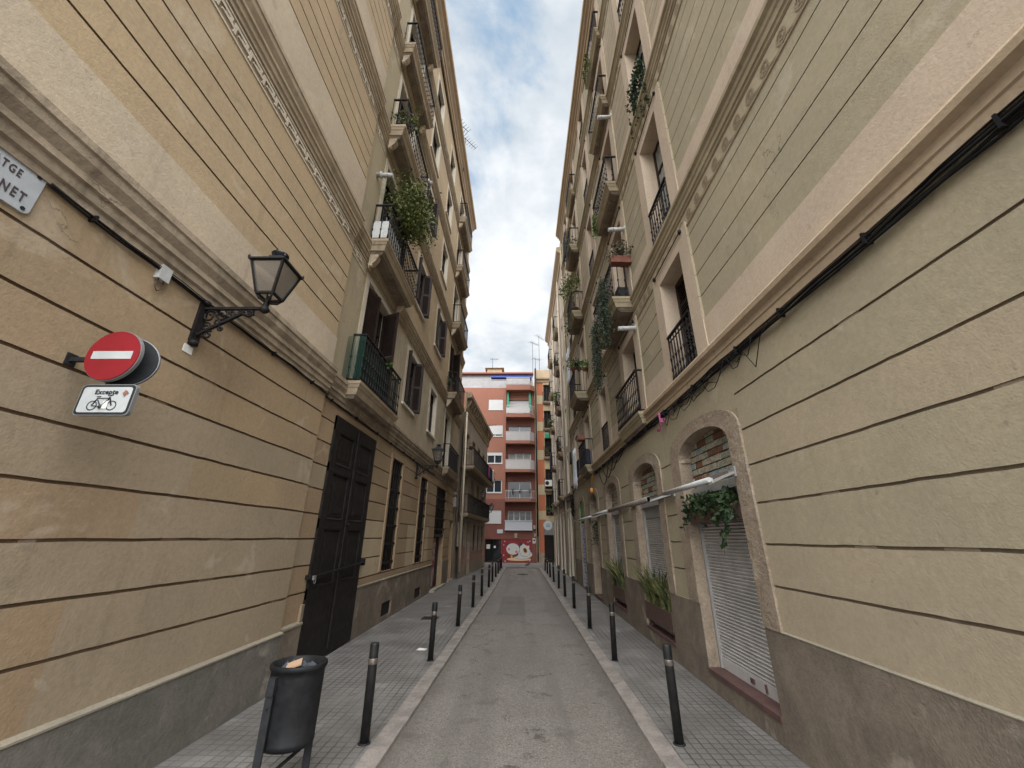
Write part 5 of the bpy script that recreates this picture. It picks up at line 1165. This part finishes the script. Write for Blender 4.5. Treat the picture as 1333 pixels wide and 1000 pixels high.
# right side: flower boxes, ivy, shrubs
for k, (u, d) in enumerate(((7.72,.10),(7.70,.36))):
    t = thing('flower_box', tuple(R1(u, d, 7.95)), ('terracotta flower box of dry flowers on the rail by the wall, over the ivy' if k == 0 else 'terracotta flower box of dry flowers on the outer rail corner, over the ivy'), 'flower box', 'flower boxes on the ivy balcony')
    mb = MB(R1); mb.prism([(u-.10,d-.14),(u+.10,d-.14),(u+.10,d+.12),(u-.10,d+.12)], 7.92, 8.10); mb.build('box', 'terracotta', t)
    mb = MB(R1); foliage(mb, R1(u, d, 8.22), (.2,.26,.17), 420, .036, random.Random(50+k), None, .3, 6); mb.build('leaves', 'leaf_dry', t)
def strings(nm, fr, u0, u1, d0, d1, zt, z0, z1, n, m_, lab, seed, size=.03, cat='ivy'):
    rn = random.Random(seed); mb = MB(fr)
    for k in range(n):
        u, d, L = rn.uniform(u0,u1), rn.uniform(d0,d1), rn.uniform(z0,z1); q = 0; x = u; y = d
        while q < L:
            x += rn.gauss(0,.008); y += rn.gauss(0,.006); mb.leaf(fr(x, y, zt-q), size, rn, None, -.3, 1.6); q += .028
    return tag(mb.build(nm, m_), lab, cat)
strings('hanging_ivy', R1, 8.0, 8.75, .52, .66, 7.85, 1.2, 1.9, 60, 'leaf_ivy', 'long grey-green ivy curtain hanging from the near half of the second-floor balcony', 61)
strings('hanging_ivy', R1, 9.25, 10.0, .50, .64, 7.4, 1.4, 2.2, 46, 'leaf_ivy', 'second grey-green ivy curtain hanging from the far half of the same balcony', 62)
mb = MB(R1); mb.box(7.8,8.6,.1,.35,7.06,7.35); tag(mb.build('storage_box', 'bin_plastic'), 'dark storage box behind the railing of the ivy balcony', 'box')
strings('hanging_plant', R1, 9.2, 9.6, .34, .42, 11.0, .5, .9, 16, 'leaf_bright', 'bright green plant trailing from the far end of the third-floor balcony', 63, .035, 'plant')
strings('hanging_plant', R1, 8.6, 9.4, .26, .34, 17.6, .5, 1.0, 16, 'leaf_olive', 'olive plant trailing over the topmost balcony of the grey-green building', 64, .04, 'plant')
strings('hanging_plant', R1, 5.3, 6.1, .06, .14, 11.5, .5, 1.5, 22, 'leaf_dark', 'dark creeper tumbling from the third-floor window rail nearest the camera', 65, .045, 'plant')
plant(R1, 14.3, .32, 10.6, (.5,.4,.65), 620, .06, 'leaf_olive', 'large bushy green plant on the third-floor balcony past the ivy', 66, 'potted plant', .15, offc=(0,.2,.5))
mb = MB(R1); rn = random.Random(67)
for k in range(120): mb.leaf(R1(rn.uniform(14.2,15.6), rn.uniform(.45,.62), 10.5+rn.uniform(-.5,.3)), .06, rn, None, -.2, 1.6)
tag(mb.build('trailing_plant', 'leaf_dark'), 'dark plant trailing through the rail below the large bushy balcony plant', 'plant')
for k, (u, d, lf) in enumerate(((13.95,.12,'leaf_bright'),(13.93,.36,'leaf_dark'),(13.95,.58,'leaf_olive'))):
    plant(R1, u, d, 7.85, (.24,.2,.2), 190, .05, lf, ['flower pot on the rail of the far second-floor balcony, against the wall','middle flower pot on the rail of the far second-floor balcony','outer flower pot with trailing leaves on the rail of the far second-floor balcony'][k], 70+k, pr=.085, stems=False, group='pots on the far second-floor rail')
plant(R1, 14.3, .3, 13.98, (.3,.25,.3), 120, .05, 'leaf_dark', 'dark plant on the fourth-floor balcony with the black cloth', 74)
def cloth(nm, fr, u0, u1, d, z0, z1, m_, lab, seed, amp=.03):
    rn = random.Random(seed); ph = rn.uniform(0,6); mb = MB(fr); n, m2 = 10, 6
    g_ = [[mb.p(u0+(u1-u0)*i/n+.02*math.sin(j*1.1+ph), d+amp*math.sin(i*1.4+ph)*(.3+j/m2), z1-(z1-z0)*j/m2*(1+.04*math.sin(i*2.1+ph))) for j in range(m2+1)] for i in range(n+1)]
    mb.sm = True
    for i in range(n):
        for j in range(m2): mb.face((g_[i][j], g_[i+1][j], g_[i+1][j+1], g_[i][j+1]))
    o = mb.build(nm, m_); md = o.modifiers.new('thickness', 'SOLIDIFY'); md.thickness = .006
    return tag(o, lab, 'laundry')
cloth('hanging_sheet', R1, 14.2, 15.0, .62, 3.55, 4.95, 'white_cloth', 'pale blue-white sheet drying on the lowest far balcony of the grey-green building', 81)
cloth('hanging_shirt', R1, 15.15, 15.5, .66, 4.55, 5.0, 'black_cloth', 'black garment drying beside the pale sheet', 82)
cloth('hanging_towel', R1, 15.9, 16.9, .45, 8.2, 9.9, 'white_cloth', 'white towel hanging below the third-floor balcony with the bushy plant', 83)
cloth('hanging_cloth', R1, 14.1, 14.9, .62, 13.4, 14.8, 'black_cloth', 'black cloth over the rail of the fourth-floor balcony', 84)
mb = MB(R1); rn = random.Random(85)
for k in range(9): u = 14.1+.18*k; mb.box(u, u+.14, .1, .26, 4.33+rn.uniform(0,.1), 4.65+rn.uniform(0,.3))
tag(mb.build('stored_clutter', 'navy_cloth'), 'dark clutter piled on the lowest far balcony behind the sheet', 'clutter')
mb = MB(R1); mb.box(14.0,14.4,.3,.5,5.2,5.36); tag(mb.build('window_box', 'terracotta'), 'terracotta window box on the rail of the balcony with the sheet', 'flower box')
# pinkish building
plant(R2, 3.2, .25, 9.42, (.3,.25,.5), 160, .07, 'leaf_bright', 'tall bright green plant on a middle balcony of the pinkish building', 91)
plant(R2, 3.1, .25, 6.62, (.25,.2,.3), 90, .06, 'leaf_dark', 'small dark plant on the lowest balcony of the pinkish building', 92)
plant(R2, 8.1, .3, 9.42, (.3,.25,.35), 100, .07, 'leaf_olive', 'olive plant on a far balcony of the pinkish building', 93)
plant(R2, 3.1, .25, 12.12, (.2,.2,.25), 70, .06, 'leaf_dark', 'dark plant on the upper balcony of the pinkish building', 94)
cloth('hanging_cloth', R2, 8.1, 8.9, .42, 6.3, 7.6, 'navy_cloth', 'navy cloth hanging on the far low balcony of the pinkish building', 95)
cloth('hanging_cloth', R2, 8.2, 8.6, .42, 8.6, 9.3, 'black_cloth', 'black garment hanging under the far balcony of the pinkish building', 96)
# pink-based house
plant(L2, 8.3, .5, 5.5, (.35,.3,.4), 160, .06, 'leaf_dark', 'dark green plant at the far end of the long upper balcony of the low house', 97)
plant(L2, .4, .35, 6.35, (.15,.15,.15), 50, .04, 'leaf_dry', 'small dry plant on the near rail of the long upper balcony of the low house', 98, stems=False)
for k, (u, m_, lab) in enumerate(((5.2,'pink_cloth','pink cloth on the long upper balcony of the low house'),(6.3,'navy_cloth','navy cloth on the long upper balcony of the low house'),(7.3,'white_cloth','white cloth on the long upper balcony of the low house'))): cloth('hanging_cloth', L2, u, u+.6, .66, 5.55, 6.4, m_, lab, 100+k)
# red block and orange house
for k, (x, lab) in enumerate(((-.7,'pot at the left of the third red-block balcony'),(-.1,'pot in the middle of the third red-block balcony'),(.75,'pot at the right of the third red-block balcony'))):
    plant(E1, x, .56, 5.35, (.15,.12,.15), 50, .045, 'leaf_dark', 'hanging dark plant '+lab, 110+k, pr=.07, stems=False)
plant(E2, 2.3, .3, 8.52, (.25,.2,.3), 80, .06, 'leaf_olive', 'olive plant on a middle balcony of the orange and cream house', 114)
plant(E2, 2.3, .3, 3.7, (.3,.2,.25), 80, .06, 'leaf_bright', 'green plants at the lowest window of the orange and cream house', 115, stems=False)
plant(E1, .35, .3, 12.32, (.35,.12,.22), 130, .05, 'leaf_olive', 'olive plants on the topmost white-railed balcony of the red block', 121, pr=.09, stems=False)
ac = thing('air_conditioner', (2.3, 34.4, 6.0), 'white air conditioner on a low balcony of the orange and cream house', 'air conditioner')
mb = MB(E2); mb.box(2.02, 2.62, .42, .72, 5.95, 6.45); mb.build('casing', 'ac_white', ac)
mb = MB(E2); mb.plate([(2.2+.17*math.cos(k*.4), 6.2+.17*math.sin(k*.4)) for k in range(16)], .7201, .73); mb.build('fan_grille', 'iron', ac)
rs = thing('round_sign', (2.28, 34.2, 2.82), 'round white sign on a bracket above the dark door at the end of the lane', 'sign')
fz = Fr((0,34.2,0),(1,0,0),(0,-1,0))
rdisc(fz, 2.28, 2.82, .36, 0, .06, 'plaque_white', 'sign_face', rs, 28); rdisc(fz, 2.28, 2.82, .385, -.03, .04, 'sign_edge', 'sign_rim', rs, 28)
mb = MB(fz); 
for a_ in range(3): mb.box(2.12, 2.44, .0601, .064, 2.72+.1*a_, 2.75+.1*a_)
mb.build('sign_marks', 'sign_back', rs); mb = MB(fz); mb.bar((2.28,-.02,3.2),(2.28,-.8,3.2),.04); mb.bar((2.28,0,3.22),(2.28,-.0,2.9),.04); mb.build('bracket', 'iron', rs)
mb = MB(E1); mb.plate(rr_(-1.98,-1.52,2.2,2.5,.02), .001, .03); pq = tag(mb.build('street_plaque', 'plaque_white'), 'small pale street plaque on the red block above its dark entrance', 'street sign')
mb = MB(E1); mb.box(-.55,-.33,.0,.06,1.86,2.22); tag(mb.build('wall_box', 'ledge_pale'), 'small pale box on the red wall above the mural', 'wall box')
mb = MB(E1); mb.box(.93,1.18,.0,.04,1.45,1.86); t_ = mb.build('parking_plate', 'sign_white'); tag(t_, 'small white plate with a red ring at the right edge of the mural', 'plate sign'); rdisc(E1, 1.055, 1.68, .085, .0401, .045, 'sign_red', 'red_ring', t_, 16)
mb = MB(E1); mb.box(1.0,1.18,-.02,.1,2.55,2.85); mb.box(1.05,1.2,-.02,.1,1.95,2.2); tag(mb.build('wall_boxes', 'box_grey'), 'grey utility boxes beside the black downpipe of the red block', 'wall box')
cloth('green_cloth', E2, 2.1, 2.55, .46, 10.1, 10.6, 'green_awning', 'green cloth under a balcony of the orange and cream house', 120)
# antennas
def antenna(nm, base, h, n, ln_, ang, lab, r=.02):
    mb = MB(Fr(base, (math.cos(ang), math.sin(ang), 0), (-math.sin(ang), math.cos(ang), 0))); mb.tube([(0,0,0),(0,0,h)], r, 6); mb.tube([(-ln_*.3,0,h-.1),(ln_*.7,0,h-.02)], r*.8, 5)
    for k in range(n): u = -ln_*.28+ln_*k/(n-1)*.95; L = .32-.02*k; mb.tube([(u,-L,h-.1+.08*k/n),(u,L,h-.1+.08*k/n)], r*.5, 4)
    return tag(mb.build(nm, 'iron_grey'), lab, 'antenna', 'rooftop antennas')
antenna('roof_antenna', (-2.72, 35.9, 17.5), 1.1, 5, .8, .3, 'small antenna on the roof shed of the red block')
antenna('roof_antenna', (1.25, 35.1, 16.8), 3.2, 7, 1.3, .8, 'tall antenna mast at the right edge of the red block roof')
antenna('roof_antenna', (1.9, 35.3, 16.9), 3.9, 6, 1.5, 1.0, 'tallest antenna mast on the orange and cream house')
antenna('roof_antenna', (1.5, 35.0, 16.9), 1.3, 5, .9, .7, 'short antenna beside the mast on the orange and cream house')
antenna('roof_antenna', (-3.1, 15.9, 20.6), 2.6, 8, 1.2, .9, 'antenna leaning over the eaves of the ochre building')
antenna('roof_antenna', (-3.2, 14.6, 20.6), 2.0, 6, .9, .9, 'second smaller antenna on the eaves of the ochre building')
antenna('wall_antenna', (-2.3, 27.0, 8.6), .7, 5, .9, 0., 'small aerial fixed under the eaves of the low house')
# litter and a pigeon
mb = MB(); mb.hexa([(-1.86,8.3,0.001),(-1.70,8.3,.001),(-1.68,8.38,.001),(-1.84,8.40,.001),(-1.85,8.3,.012),(-1.7,8.31,.03),(-1.69,8.37,.012),(-1.83,8.39,.02)]); tag(mb.build('litter_scrap', 'paper'), 'scrap of white and red litter on the left pavement by the second bollard', 'litter')
mb = MB(); mb.sm = True; x, y = .55, 30.4
mb.tube([(x-.14,y,.1),(x-.08,y,.12),(x,y,.14),(x+.08,y,.17),(x+.12,y,.22),(x+.15,y,.25)], .05, 8); mb.lathe((x+.16,y,.265), [(0,-.035),(.033,0),(0,.035)], 8); mb.tube([(x-.02,y-.02,.1),(x-.02,y-.02,0)], .008, 4); mb.tube([(x+.02,y+.02,.1),(x+.02,y+.02,0)], .008, 4); mb.tube([(x+.18,y,.26),(x+.22,y,.255)], .012, 5, r1=.003); mb.tube([(x-.12,y,.1),(x-.24,y,.06)], .04, 6, r1=.02)
tag(mb.build('pigeon', 'bird'), 'small dark pigeon walking on the pavement at the end of the lane', 'pigeon')
